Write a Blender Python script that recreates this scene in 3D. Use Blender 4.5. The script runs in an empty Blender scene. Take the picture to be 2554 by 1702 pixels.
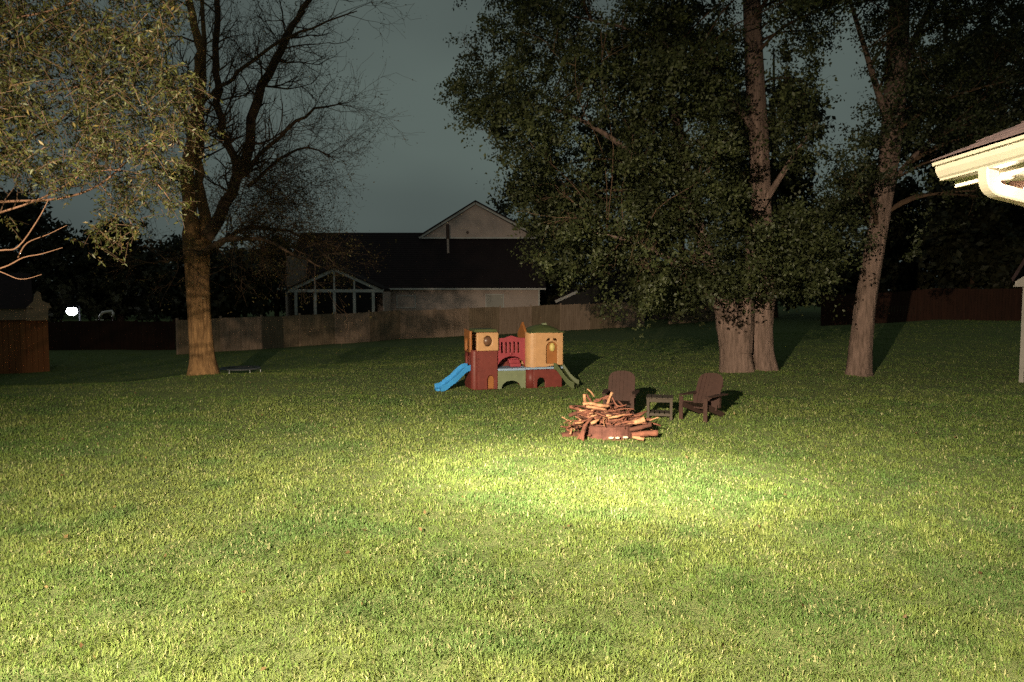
import bpy, bmesh, math, random
import numpy as np
from mathutils import Vector, Matrix

R = math.radians
scene = bpy.context.scene
col = scene.collection
rnd = random.Random(7)
npr = np.random.default_rng(11)

# ------------------------------------------------------------------ camera
FPX, CX, CY, CAMH, PITCH = 1845.0, 1277.0, 851.0, 2.3, math.atan(116 / 1845.0)
cam_d = bpy.data.cameras.new('camera')
cam_d.sensor_width = 36.0
cam_d.lens = FPX / 2554.0 * 36.0
cam_d.clip_start = 0.05
cam_d.clip_end = 2000.0
cam = bpy.data.objects.new('camera', cam_d)
cam.location = (0, 0, CAMH)
cam.rotation_euler = (math.pi / 2 - PITCH, 0, 0)
col.objects.link(cam)
scene.camera = cam

# ------------------------------------------------------------------ sky: dim overcast night glow
world = bpy.data.worlds.new('World')
scene.world = world
world.use_nodes = True
nt = world.node_tree
nt.nodes.clear()
wo = nt.nodes.new('ShaderNodeOutputWorld')
wb = nt.nodes.new('ShaderNodeBackground')
tc = nt.nodes.new('ShaderNodeTexCoord')
mp = nt.nodes.new('ShaderNodeMapping')
mp.inputs['Scale'].default_value = (1.0, 1.0, 2.2)
mp.inputs['Location'].default_value = (0.0, 0.0, 0.0)
nz = nt.nodes.new('ShaderNodeTexNoise')
nz.inputs['Scale'].default_value = 1.5
nz.inputs['Detail'].default_value = 3.0
nz.inputs['Roughness'].default_value = 0.45
cr = nt.nodes.new('ShaderNodeValToRGB')
cr.color_ramp.elements[0].position = 0.3
cr.color_ramp.elements[0].color = (0.033, 0.040, 0.043, 1)
cr.color_ramp.elements[1].position = 0.68
cr.color_ramp.elements[1].color = (0.104, 0.134, 0.121, 1)
nt.links.new(tc.outputs['Generated'], mp.inputs['Vector'])
nt.links.new(mp.outputs['Vector'], nz.inputs['Vector'])
nt.links.new(nz.outputs['Fac'], cr.inputs['Fac'])
nt.links.new(cr.outputs['Color'], wb.inputs['Color'])
nt.links.new(wb.outputs['Background'], wo.inputs['Surface'])
wb.inputs['Strength'].default_value = 1.0

# ------------------------------------------------------------------ lamps (fixtures are built further down)
FLOOD_POS = Vector((-3.1, -3.05, 4.5))
EAVE_LAMP = Vector((2.75, 4.20, 2.90))
YARD_LAMP_PX = (180, 776, 47.0)


def aim(o, target):
    d = Vector(target) - o.location
    o.rotation_euler = d.to_track_quat('-Z', 'Y').to_euler()


def spot(name, loc, target, power, size, blend, color, radius, scale=(1, 1, 1)):
    l = bpy.data.lights.new(name, 'SPOT')
    l.energy = power
    l.spot_size = R(size)
    l.spot_blend = blend
    l.color = color
    l.shadow_soft_size = radius
    o = bpy.data.objects.new(name, l)
    o.location = loc
    aim(o, target)
    o.scale = scale
    col.objects.link(o)
    return o


def point(name, loc, power, color, radius):
    l = bpy.data.lights.new(name, 'POINT')
    l.energy = power
    l.color = color
    l.shadow_soft_size = radius
    o = bpy.data.objects.new(name, l)
    o.location = loc
    col.objects.link(o)
    return o


WARM = (1.0, 0.85, 0.60)
# the wide flood and the narrow flood sit in the twin-head fixture on the back wall of the house
spot('flood_light_wide', FLOOD_POS + Vector((-0.16, 0.17, -0.03)), (0.1, 9.2, 0.0), 29000, 95, 1.0, WARM, 0.07, (1.0, 0.70, 1.0))
# the narrow head throws a hot core with a wide soft spill around it
spot('flood_light_core', FLOOD_POS + Vector((0.16, 0.17, -0.03)), (1.05, 9.15, 0.0), 60000, 27, 1.0, (1.0, 0.86, 0.60), 0.10,
     (1.0, 0.25, 1.0))
spot('flood_light_spill', FLOOD_POS + Vector((0.16, 0.17, -0.03)), (0.8, 9.3, 0.0), 24000, 50, 1.0, (1.0, 0.86, 0.60), 0.10,
     (1.0, 0.27, 1.0))

# ------------------------------------------------------------------ exposure
scene.view_settings.view_transform = 'Standard'
scene.view_settings.look = 'None'
scene.view_settings.exposure = 0.0
scene.view_settings.gamma = 1.0
scene.view_settings.use_curve_mapping = False
scene.render.engine = 'CYCLES'
scene.cycles.use_denoising = False
scene.cycles.max_bounces = 6
scene.cycles.diffuse_bounces = 2
scene.cycles.glossy_bounces = 2
scene.cycles.transmission_bounces = 4
scene.cycles.transparent_max_bounces = 6
scene.cycles.sample_clamp_indirect = 3.0


# ------------------------------------------------------------------ placing helpers
def P(px, py, D):
    """photo pixel and distance in front of the camera -> point in the place"""
    sp, cp = math.sin(PITCH), math.cos(PITCH)
    xc, yc = (px - CX) / FPX, (CY - py) / FPX
    d = Vector((xc, cp + yc * sp, -sp + yc * cp))
    return Vector((0, 0, CAMH)) + d * (D / d.y)


def sstep(t):
    t = np.clip(t, 0.0, 1.0)
    return t * t * (3 - 2 * t)


def ground(x, y):
    x = np.asarray(x, dtype=float)
    y = np.asarray(y, dtype=float)
    A = np.interp(x, [-18, -7, 9.8, 14, 24], [0.95, 0.62, 0.12, -0.1, -0.85])
    start = 19.5 + np.clip(x, -14, 0) * 0.24
    span = np.interp(x, [-12, 0, 12], [11.0, 22.0, 20.0])
    z = -A * sstep((y - start) / span)
    # the root mound of the big bare tree, and soft unevenness of the lawn
    z = z + 0.16 * np.exp(-(((x + 8.6) / 1.7) ** 2 + ((y - 20.6) / 1.6) ** 2))
    z = z + 0.10 * np.exp(-(((x - 6.9) / 2.2) ** 2 + ((y - 21.4) / 1.8) ** 2))
    z = z + 0.025 * np.sin(x * 0.9 + 1.3) * np.sin(y * 0.7) + 0.012 * np.sin(x * 2.3 + y * 1.7)
    return z


def gz(x, y):
    return float(ground(x, y))


# ------------------------------------------------------------------ materials
def mat(name, c, rough=0.8, var=0.0, vscale=6.0, c2=None, bump=0.0, bscale=30.0, attr=None, trans=0.0, spec=0.3,
        stretch=(1, 1, 1), metal=0.0, coat=0.0):
    m = bpy.data.materials.new(name)
    m.use_nodes = True
    n, l = m.node_tree.nodes, m.node_tree.links
    b = n['Principled BSDF']
    b.inputs['Roughness'].default_value = rough
    b.inputs['Specular IOR Level'].default_value = spec
    b.inputs['Metallic'].default_value = metal
    b.inputs['Coat Weight'].default_value = coat
    b.inputs['Base Color'].default_value = (*c, 1)
    tcn = n.new('ShaderNodeTexCoord')
    mpn = n.new('ShaderNodeMapping')
    mpn.inputs['Scale'].default_value = stretch
    l.new(tcn.outputs['Object'], mpn.inputs['Vector'])
    src = None
    if c2 is not None or var > 0:
        nz = n.new('ShaderNodeTexNoise')
        nz.inputs['Scale'].default_value = vscale
        nz.inputs['Detail'].default_value = 6
        nz.inputs['Roughness'].default_value = 0.65
        l.new(mpn.outputs['Vector'], nz.inputs['Vector'])
        rp = n.new('ShaderNodeValToRGB')
        rp.color_ramp.elements[0].position = 0.32
        rp.color_ramp.elements[1].position = 0.70
        k = c2 if c2 is not None else tuple(v * (1 - var) for v in c)
        hi = c if c2 is not None else tuple(min(1, v * (1 + var * 0.6)) for v in c)
        rp.color_ramp.elements[0].color = (*k, 1)
        rp.color_ramp.elements[1].color = (*hi, 1)
        l.new(nz.outputs['Fac'], rp.inputs['Fac'])
        src = rp.outputs['Color']
    if attr:
        a = n.new('ShaderNodeAttribute')
        a.attribute_name = attr
        if src is not None:
            mx = n.new('ShaderNodeMix')
            mx.data_type = 'RGBA'
            mx.blend_type = 'MULTIPLY'
            mx.inputs['Factor'].default_value = 1.0
            l.new(a.outputs['Color'], mx.inputs['A'])
            l.new(src, mx.inputs['B'])
            src = mx.outputs['Result']
        else:
            src = a.outputs['Color']
    if src is not None:
        l.new(src, b.inputs['Base Color'])
    if bump > 0:
        nb = n.new('ShaderNodeTexNoise')
        nb.inputs['Scale'].default_value = bscale
        nb.inputs['Detail'].default_value = 8
        nb.inputs['Roughness'].default_value = 0.7
        l.new(mpn.outputs['Vector'], nb.inputs['Vector'])
        bp = n.new('ShaderNodeBump')
        bp.inputs['Strength'].default_value = 1.0
        bp.inputs['Distance'].default_value = bump
        l.new(nb.outputs['Fac'], bp.inputs['Height'])
        l.new(bp.outputs['Normal'], b.inputs['Normal'])
    if trans > 0:
        t = n.new('ShaderNodeBsdfTranslucent')
        mxs = n.new('ShaderNodeMixShader')
        mxs.inputs[0].default_value = trans
        if src is not None:
            l.new(src, t.inputs['Color'])
        else:
            t.inputs['Color'].default_value = (*c, 1)
        l.new(b.outputs[0], mxs.inputs[1])
        l.new(t.outputs[0], mxs.inputs[2])
        l.new(mxs.outputs[0], n['Material Output'].inputs['Surface'])
    return m


def emit(name, c, strength):
    m = bpy.data.materials.new(name)
    m.use_nodes = True
    n, l = m.node_tree.nodes, m.node_tree.links
    b = n['Principled BSDF']
    b.inputs['Base Color'].default_value = (*c, 1)
    b.inputs['Emission Color'].default_value = (*c, 1)
    b.inputs['Emission Strength'].default_value = strength
    return m


M = {}
M['soil'] = mat('soil_thatch', (0.15, 0.18, 0.062), 1.0, c2=(0.095, 0.125, 0.04), vscale=3.0, bump=0.02, bscale=25)
M['grass'] = mat('grass_blade', (0.1, 0.15, 0.03), 0.55, attr='Col', trans=0.48, spec=0.2)
M['bark_warm'] = mat('bark_furrowed', (0.38, 0.21, 0.095), 0.95, c2=(0.13, 0.068, 0.03), vscale=5.0, bump=0.035, bscale=9,
                     stretch=(3.2, 3.2, 0.45))
M['bark_dark'] = mat('bark_branch', (0.11, 0.065, 0.04), 0.95, c2=(0.05, 0.03, 0.02), vscale=6, bump=0.01, bscale=20)
M['bark_grey'] = mat('bark_cottonwood', (0.25, 0.165, 0.14), 0.95, c2=(0.085, 0.056, 0.045), vscale=4.5, bump=0.04, bscale=8,
                     stretch=(3.0, 3.0, 0.45))
M['bark_pink'] = mat('bark_smooth', (0.26, 0.14, 0.09), 0.7, c2=(0.15, 0.08, 0.05), vscale=8, bump=0.004, bscale=40)
M['leaf_near'] = mat('leaf_olive', (0.1, 0.1, 0.03), 0.5, attr='Col', trans=0.35, spec=0.4)
M['leaf'] = mat('leaf_green', (0.1, 0.1, 0.03), 0.55, attr='Col', trans=0.25, spec=0.35)
M['fence'] = mat('weathered_cedar', (0.50, 0.34, 0.26), 0.95, c2=(0.30, 0.195, 0.14), vscale=2.2, bump=0.004, bscale=40,
                 stretch=(4, 4, 0.5))
M['fence_red'] = mat('stained_cedar', (0.10, 0.036, 0.021), 0.95, c2=(0.055, 0.02, 0.012), vscale=2.0, bump=0.004, bscale=40,
                     stretch=(4, 4, 0.5))
M['roof'] = mat('asphalt_shingle', (0.038, 0.022, 0.024), 0.95, c2=(0.02, 0.012, 0.013), vscale=9, bump=0.01, bscale=60)
M['shingle'] = mat('shingle_granules', (0.13, 0.085, 0.085), 0.95, c2=(0.06, 0.04, 0.045), vscale=22, bump=0.004, bscale=220)
M['siding'] = mat('pink_beige_siding', (0.74, 0.56, 0.50), 0.7, var=0.12, vscale=1.2)
M['trim'] = mat('white_trim', (0.80, 0.74, 0.71), 0.6, var=0.08, vscale=3)
M['dull_trim'] = mat('dull_grey_trim', (0.30, 0.27, 0.25), 0.8, var=0.2, vscale=4)  # darker and greyer than the white trim, for the right-hand shed
M['fence_dark'] = mat('shaded_stain', (0.055, 0.021, 0.013), 0.95, c2=(0.03, 0.012, 0.008), vscale=2.0, bump=0.004, bscale=40, stretch=(4, 4, 0.5))  # reddish stain darkened in its colour to stand in for tree shade
M['fence_b'] = mat('weathered_cedar_brown', (0.38, 0.265, 0.18), 0.95, c2=(0.22, 0.145, 0.095), vscale=2.2, bump=0.004, bscale=40, stretch=(4, 4, 0.5))
M['cream'] = mat('cream_gutter_paint', (0.35, 0.315, 0.255), 0.45, var=0.06, vscale=5, spec=0.4)
M['soffit'] = mat('soffit_paint', (0.72, 0.66, 0.55), 0.6, var=0.05, vscale=5)
M['chimney'] = mat('pale_brick', (0.36, 0.27, 0.22), 0.9, var=0.25, vscale=5)
M['curtain'] = mat('window_blind', (0.62, 0.55, 0.5), 0.8, var=0.1, vscale=3)
M['interior'] = mat('dark_interior', (0.06, 0.05, 0.05), 0.9, var=0.3, vscale=2)
M['glass'] = mat('dark_glass', (0.02, 0.018, 0.018), 0.2, spec=0.2)
M['shed_wall'] = mat('red_brown_shed_boards', (0.36, 0.135, 0.05), 0.9, c2=(0.25, 0.085, 0.033), vscale=1.5, bump=0.004, bscale=30,
                     stretch=(4, 4, 0.5))
M['shed_trim'] = mat('tan_shed_trim', (0.38, 0.26, 0.17), 0.8, var=0.15, vscale=3)
M['metal_grey'] = mat('galvanised_metal', (0.45, 0.46, 0.48), 0.35, var=0.1, vscale=10, metal=0.7)
M['black'] = mat('black_mat', (0.015, 0.016, 0.02), 0.6, var=0.3, vscale=8)
M['dark_metal'] = mat('bronze_lamp_metal', (0.10, 0.055, 0.045), 0.45, var=0.2, vscale=20)
M['white_enamel'] = mat('white_lamp_enamel', (0.75, 0.70, 0.62), 0.4, var=0.05, vscale=20)
M['toy_tan'] = mat('toy_tan_plastic', (0.43, 0.235, 0.115), 0.45, var=0.14, vscale=7, bump=0.002, bscale=60)
M['toy_orange'] = mat('toy_orange_plastic', (0.27, 0.10, 0.03), 0.5, var=0.15, vscale=7, bump=0.002, bscale=60)
M['toy_red'] = mat('toy_maroon_plastic', (0.14, 0.028, 0.023), 0.5, var=0.18, vscale=7, bump=0.002, bscale=60)
M['toy_rose'] = mat('toy_rose_plastic', (0.25, 0.038, 0.05), 0.5, var=0.15, vscale=7, bump=0.002, bscale=60)
M['toy_blue'] = mat('toy_blue_plastic', (0.045, 0.25, 0.58), 0.4, var=0.12, vscale=7)
M['toy_lilac'] = mat('toy_faded_blue_plastic', (0.23, 0.31, 0.44), 0.5, var=0.12, vscale=7)
M['toy_sage'] = mat('toy_sage_plastic', (0.15, 0.17, 0.10), 0.55, var=0.15, vscale=7)
M['toy_green'] = mat('toy_olive_plastic', (0.065, 0.08, 0.03), 0.55, var=0.18, vscale=7)
M['toy_smoke'] = mat('toy_smoked_plastic', (0.13, 0.065, 0.04), 0.3, var=0.3, vscale=12)
M['toy_yellow'] = mat('toy_yellow_plastic', (0.50, 0.39, 0.13), 0.5, var=0.1, vscale=9)
M['chair'] = mat('brown_resin_lumber', (0.042, 0.02, 0.016), 0.8, var=0.18, vscale=10, bump=0.002, bscale=50)
M['table'] = mat('grey_brown_table', (0.055, 0.042, 0.033), 0.8, var=0.2, vscale=10)
M['rust'] = mat('rusted_steel', (0.16, 0.064, 0.05), 0.9, c2=(0.07, 0.027, 0.022), vscale=9, bump=0.004, bscale=60)
M['stick'] = mat('branch_bark', (0.205, 0.078, 0.05), 0.85, c2=(0.095, 0.034, 0.024), vscale=9, bump=0.006, bscale=30)
M['stick_dark'] = mat('branch_bark_dark', (0.11, 0.042, 0.029), 0.9, c2=(0.04, 0.016, 0.012), vscale=9, bump=0.006, bscale=30)
M['stick_pale'] = mat('split_wood', (0.42, 0.225, 0.125), 0.75, c2=(0.20, 0.088, 0.05), vscale=12, bump=0.003, bscale=50)
M['stone'] = mat('pale_stone', (0.50, 0.42, 0.32), 0.9, var=0.2, vscale=15, bump=0.006, bscale=30)
M['bulb_warm'] = emit('lit_bulb_warm', (1.0, 0.86, 0.62), 25.0)
M['bulb_cold'] = emit('lit_bulb_cold', (0.93, 0.95, 1.0), 30.0)


# ------------------------------------------------------------------ object helpers
def tag(o, label=None, cat=None, group=None, kind=None):
    if label:
        o['label'] = label
    if cat:
        o['category'] = cat
    if group:
        o['group'] = group
    if kind:
        o['kind'] = kind
    return o


def thing(name, label, cat, loc=(0, 0, 0), rz=0.0, group=None):
    o = bpy.data.objects.new(name, None)
    o.empty_display_size = 0.2
    o.location = loc
    o.rotation_euler = (0, 0, rz)
    col.objects.link(o)
    return tag(o, label, cat, group)


class MB:
    """collects shapes into one mesh"""

    def __init__(self):
        self.v, self.f = [], []

    def add(self, vs, fs):
        o = len(self.v)
        self.v += [tuple(p) for p in vs]
        self.f += [tuple(i + o for i in f) for f in fs]
        return self

    def box(self, c, s, mtx=None, taper=1.0):
        x, y, z = s[0] / 2, s[1] / 2, s[2] / 2
        vs = []
        for sz in (-1, 1):
            k = 1.0 if sz < 0 else taper
            for sx, sy in ((-1, -1), (1, -1), (1, 1), (-1, 1)):
                vs.append(Vector((sx * x * k, sy * y * k, sz * z)))
        if mtx is not None:
            vs = [mtx @ p for p in vs]
        c = Vector(c)
        vs = [p + c for p in vs]
        return self.add(vs, [(0, 3, 2, 1), (4, 5, 6, 7), (0, 1, 5, 4), (1, 2, 6, 5), (2, 3, 7, 6), (3, 0, 4, 7)])

    def bar(self, a, b, w, h, up=(0, 0, 1)):
        a, b = Vector(a), Vector(b)
        d = (b - a)
        L = d.length
        d.normalize()
        u = Vector(up)
        s = d.cross(u)
        if s.length < 1e-4:
            s = d.cross(Vector((0, 1, 0)))
        s.normalize()
        u = s.cross(d)
        m = Matrix((s, d, u)).transposed()
        return self.box((a + b) / 2, (w, L, h), m)

    def tube(self, pts, rad, sides=6, cap=True, phase=0.0):
        pts = [Vector(p) for p in pts]
        n = len(pts)
        if not hasattr(rad, '__len__'):
            rad = [rad] * n
        prev = None
        vs = []
        for i in range(n):
            d = (pts[min(i + 1, n - 1)] - pts[max(i - 1, 0)])
            d.normalize()
            if prev is None:
                t = Vector((0, 0, 1)) if abs(d.z) < 0.9 else Vector((1, 0, 0))
                u = d.cross(t).normalized()
            else:
                u = prev - d * prev.dot(d)
                if u.length < 1e-5:
                    u = d.orthogonal()
                u.normalize()
            prev = u
            w = d.cross(u)
            for k in range(sides):
                a = 2 * math.pi * k / sides + phase
                vs.append(pts[i] + (u * math.cos(a) + w * math.sin(a)) * rad[i])
        fs = []
        for i in range(n - 1):
            for k in range(sides):
                k2 = (k + 1) % sides
                fs.append((i * sides + k, i * sides + k2, (i + 1) * sides + k2, (i + 1) * sides + k))
        if cap:
            fs.append(tuple(reversed(range(sides))))
            fs.append(tuple((n - 1) * sides + k for k in range(sides)))
        return self.add(vs, fs)

    def lathe(self, prof, seg=24, c=(0, 0, 0), mtx=None):
        vs, fs = [], []
        for r, z in prof:
            for k in range(seg):
                a = 2 * math.pi * k / seg
                vs.append(Vector((r * math.cos(a), r * math.sin(a), z)))
        if mtx is not None:
            vs = [mtx @ p for p in vs]
        vs = [p + Vector(c) for p in vs]
        for i in range(len(prof) - 1):
            for k in range(seg):
                k2 = (k + 1) % seg
                fs.append((i * seg + k, i * seg + k2, (i + 1) * seg + k2, (i + 1) * seg + k))
        return self.add(vs, fs)

    def sweep(self, prof, pts, sides_closed=True, up=(0, 1, 0)):
        """closed profile (a,b) swept along pts; a goes along 'up', b along the normal"""
        n, m = len(pts), len(prof)
        pts = [Vector(p) for p in pts]
        vs, fs = [], []
        for i in range(n):
            d = (pts[min(i + 1, n - 1)] - pts[max(i - 1, 0)]).normalized()
            u = Vector(up)
            u = (u - d * u.dot(d)).normalized()
            w = d.cross(u)
            for a, b in prof:
                vs.append(pts[i] + u * a + w * b)
        for i in range(n - 1):
            for k in range(m):
                k2 = (k + 1) % m
                fs.append((i * m + k, i * m + k2, (i + 1) * m + k2, (i + 1) * m + k))
        fs.append(tuple(reversed(range(m))))
        fs.append(tuple((n - 1) * m + k for k in range(m)))
        return self.add(vs, fs)

    def prism(self, outline, t, holes=(), mtx=None):
        """outline and holes in (x, z); thickness t along +y from y = 0"""
        bm = bmesh.new()
        edges = []
        for loop in [outline] + list(holes):
            vv = [bm.verts.new((x, 0, z)) for x, z in loop]
            for i in range(len(vv)):
                edges.append(bm.edges.new((vv[i], vv[(i + 1) % len(vv)])))
        bmesh.ops.triangle_fill(bm, use_beauty=True, use_dissolve=False, edges=edges)
        geo = bmesh.ops.extrude_face_region(bm, geom=list(bm.faces))
        for g in geo['geom']:
            if isinstance(g, bmesh.types.BMVert):
                g.co.y += t
        bmesh.ops.recalc_face_normals(bm, faces=list(bm.faces))
        bm.verts.index_update()
        vs = [v.co.copy() for v in bm.verts]
        if mtx is not None:
            vs = [mtx @ p for p in vs]
        fs = [tuple(v.index for v in f.verts) for f in bm.faces]
        bm.free()
        return self.add(vs, fs)

    def mesh(self, name, m, smooth=False):
        me = bpy.data.meshes.new(name)
        me.from_pydata(self.v, [], self.f)
        me.materials.append(m)
        bm = bmesh.new()
        bm.from_mesh(me)
        bmesh.ops.recalc_face_normals(bm, faces=list(bm.faces))
        bm.to_mesh(me)
        bm.free()
        if smooth:
            me.shade_smooth()
        return me

    def build(self, name, m, parent=None, smooth=False, bevel=0.0, seg=2, auto=False):
        me = self.mesh(name, m, smooth)
        o = bpy.data.objects.new(name, me)
        col.objects.link(o)
        if parent is not None:
            o.parent = parent
        if bevel > 0:
            b = o.modifiers.new('bevel', 'BEVEL')
            b.width = bevel
            b.segments = seg
            b.limit_method = 'ANGLE'
            b.angle_limit = R(40)
            b.harden_normals = False
        return o


def arch_pts(x0, x1, z0, zt, n=10):
    """arch outline from (x0,z0) up over and down to (x1,z0)"""
    c, r = (x0 + x1) / 2, (x1 - x0) / 2
    h = zt - z0
    rise = min(r, h)
    zs = zt - rise
    pts = [(x0, z0)] if zs > z0 + 1e-4 else []
    for i in range(n + 1):
        a = math.pi - math.pi * i / n
        pts.append((c + r * math.cos(a), zs + rise * math.sin(a)))
    if zs > z0 + 1e-4:
        pts.append((x1, z0))
    return pts


def ellipse(cx, cz, rx, rz, n=20):
    return [(cx + rx * math.cos(2 * math.pi * i / n), cz + rz * math.sin(2 * math.pi * i / n)) for i in range(n)]


def np_mesh(name, verts, faces, m, parent=None, color=None, smooth=False):
    """fast mesh from arrays: verts (N,3), faces (F,k)"""
    me = bpy.data.meshes.new(name)
    F, k = faces.shape
    me.vertices.add(len(verts))
    me.vertices.foreach_set('co', verts.astype(np.float32).ravel())
    me.loops.add(F * k)
    me.loops.foreach_set('vertex_index', faces.astype(np.int32).ravel())
    me.polygons.add(F)
    me.polygons.foreach_set('loop_start', np.arange(0, F * k, k, dtype=np.int32))
    me.update(calc_edges=True)
    me.materials.append(m)
    if color is not None:
        a = me.attributes.new('Col', 'FLOAT_COLOR', 'POINT')
        c4 = np.ones((len(verts), 4), dtype=np.float32)
        c4[:, :3] = color
        a.data.foreach_set('color', c4.ravel())
    if smooth:
        me.shade_smooth()
    o = bpy.data.objects.new(name, me)
    col.objects.link(o)
    if parent is not None:
        o.parent = parent
    return o


# ================================================================== SETTING
# ------------------------------------------------------------------ ground sheet
def build_ground():
    xs = np.concatenate([np.linspace(-400, -60, 8), np.linspace(-55, -26, 12), np.linspace(-25, 25, 101),
                         np.linspace(26, 55, 12), np.linspace(60, 400, 8)])
    ys = np.concatenate([np.linspace(-60, -6, 7), np.linspace(-5, 32, 75), np.linspace(33, 65, 30),
                         np.linspace(70, 160, 8), np.linspace(200, 700, 5)])
    X, Y = np.meshgrid(xs, ys)
    Z = ground(X, Y)
    v = np.stack([X.ravel(), Y.ravel(), Z.ravel()], 1)
    nx, ny = len(xs), len(ys)
    i, j = np.meshgrid(np.arange(nx - 1), np.arange(ny - 1))
    a = (j * nx + i).ravel()
    f = np.stack([a, a + 1, a + nx + 1, a + nx], 1)
    o = np_mesh('lawn', v, f, M['soil'], smooth=True)
    tag(o, kind='structure')


build_ground()


# ------------------------------------------------------------------ grass blades
def vnoise(x, y, seed, scale):
    """smooth value noise"""
    r = np.random.default_rng(seed)
    T = r.random((64, 64))
    u, v = x * scale, y * scale
    iu, iv = np.floor(u).astype(int), np.floor(v).astype(int)
    fu, fv = sstep(u - iu), sstep(v - iv)
    g = lambda a, b: T[a % 64, b % 64]
    return (g(iu, iv) * (1 - fu) + g(iu + 1, iv) * fu) * (1 - fv) + (g(iu, iv + 1) * (1 - fu) + g(iu + 1, iv + 1) * fu) * fv


def build_grass():
    V, F, C = [], [], []
    base = 0
    bands = [(3.4 * 1.12 ** i, 3.4 * 1.12 ** (i + 1)) for i in range(22)]
    for (y0, y1) in bands:
        hw = 0.70 * y1 + 1.2
        dens = 7000 * min(1.0, (5.2 / y0) ** 2)
        n = int(dens * 2 * hw * (y1 - y0))
        x = npr.uniform(-hw, hw, n)
        y = npr.uniform(y0, y1, n)
        keep = np.abs(x) < 0.70 * y + 1.2
        # tufts: thin the blades where the tuft noise is low
        tn = 0.6 * vnoise(x, y, 1, 9.0) + 0.4 * vnoise(x, y, 2, 21.0)
        keep &= npr.random(n) < np.clip(0.45 + 1.4 * (tn - 0.2), 0.42, 1.0)
        x, y, tn = x[keep], y[keep], tn[keep]
        n = len(x)
        z = ground(x, y)
        pn = vnoise(x, y, 3, 0.55)
        pn2 = vnoise(x, y, 4, 1.7)
        w = 0.0060 * np.maximum(1.0, y / 5.2) ** 0.9
        h = 0.036 * np.maximum(1.0, y / 5.2) ** 0.12
        hh = h * npr.uniform(0.45, 1.35, n) * (0.48 + 0.8 * tn + 0.3 * pn)
        hh = np.where(npr.random(n) < 0.03, hh * 1.7, hh)
        # lean: each tuft leans its own way and every blade adds its own
        la = 6.28 * (vnoise(x, y, 5, 4.0) * 2) + npr.normal(0, 0.9, n)
        lean = np.abs(npr.normal(0.70, 0.45, n)) + 0.15
        ww = w * npr.uniform(0.6, 1.4, n)
        # blade plane turned at random
        ta = npr.uniform(0, 6.283, n)
        sx, sy = np.cos(ta) * ww / 2, np.sin(ta) * ww / 2
        dx, dy = np.cos(la) * np.sin(lean), np.sin(la) * np.sin(lean)
        dz = np.cos(np.clip(lean, 0, 1.45))
        b = np.stack([x, y, z - 0.004], 1)
        mid = b + np.stack([dx * 0.35, dy * 0.35, dz * 0.62 + 0.15], 1) * hh[:, None]
        tip = b + np.stack([dx * 1.05, dy * 1.05, dz * 0.95], 1) * hh[:, None]
        s = np.stack([sx, sy, np.zeros(n)], 1)
        if y0 < 15:                              # bent blade: two triangles below, one above
            v = np.stack([b - s, b + s, mid + s * 0.8, mid - s * 0.8, tip], 1).reshape(-1, 3)
            k = 5
            i0 = base + np.arange(n) * 5
            f = np.concatenate([np.stack([i0, i0 + 1, i0 + 2], 1), np.stack([i0, i0 + 2, i0 + 3], 1),
                                np.stack([i0 + 3, i0 + 2, i0 + 4], 1)], 0)
        elif y0 < 16:                            # bent blade of two triangles
            v = np.stack([b - s, b + s, mid, mid - s * 0.7, mid + s * 0.7, tip], 1).reshape(-1, 3)
            k = 6
            i0 = base + np.arange(n) * 6
            f = np.concatenate([np.stack([i0, i0 + 1, i0 + 2], 1), np.stack([i0 + 3, i0 + 4, i0 + 5], 1)], 0)
        else:
            v = np.stack([b - s, b + s, tip], 1).reshape(-1, 3)
            k = 3
            i0 = base + np.arange(n) * 3
            f = np.stack([i0, i0 + 1, i0 + 2], 1)
        base += n * k
        green = np.array([0.125, 0.215, 0.046])
        yel = np.array([0.265, 0.305, 0.090])
        straw = np.array([0.46, 0.45, 0.22])
        deep = np.array([0.095, 0.180, 0.052])
        t = np.clip(0.45 * npr.random(n) + 0.75 * (tn - 0.25) + 0.6 * (pn - 0.5), 0, 1)[:, None]
        c = green * (1 - t) + yel * t
        u = np.clip((pn2 - 0.5) * 2.0, 0, 0.75)[:, None]
        c = c * (1 - u) + deep * u
        st = (npr.random(n) < 0.05 + 0.22 * np.clip(vnoise(x, y, 6, 2.6) - 0.35, 0, 1))[:, None]
        c = np.where(st, straw * npr.uniform(0.7, 1.1, (n, 1)), c)
        c *= npr.uniform(0.86, 1.14, (n, 1))
        V.append(v)
        F.append(f)
        C.append(np.repeat(c, k, 0))
    o = np_mesh('grass', np.concatenate(V), np.concatenate(F), M['grass'], color=np.concatenate(C))
    tag(o, 'short green lawn grass covering the whole yard', 'grass', kind='stuff')


build_grass()


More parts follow.
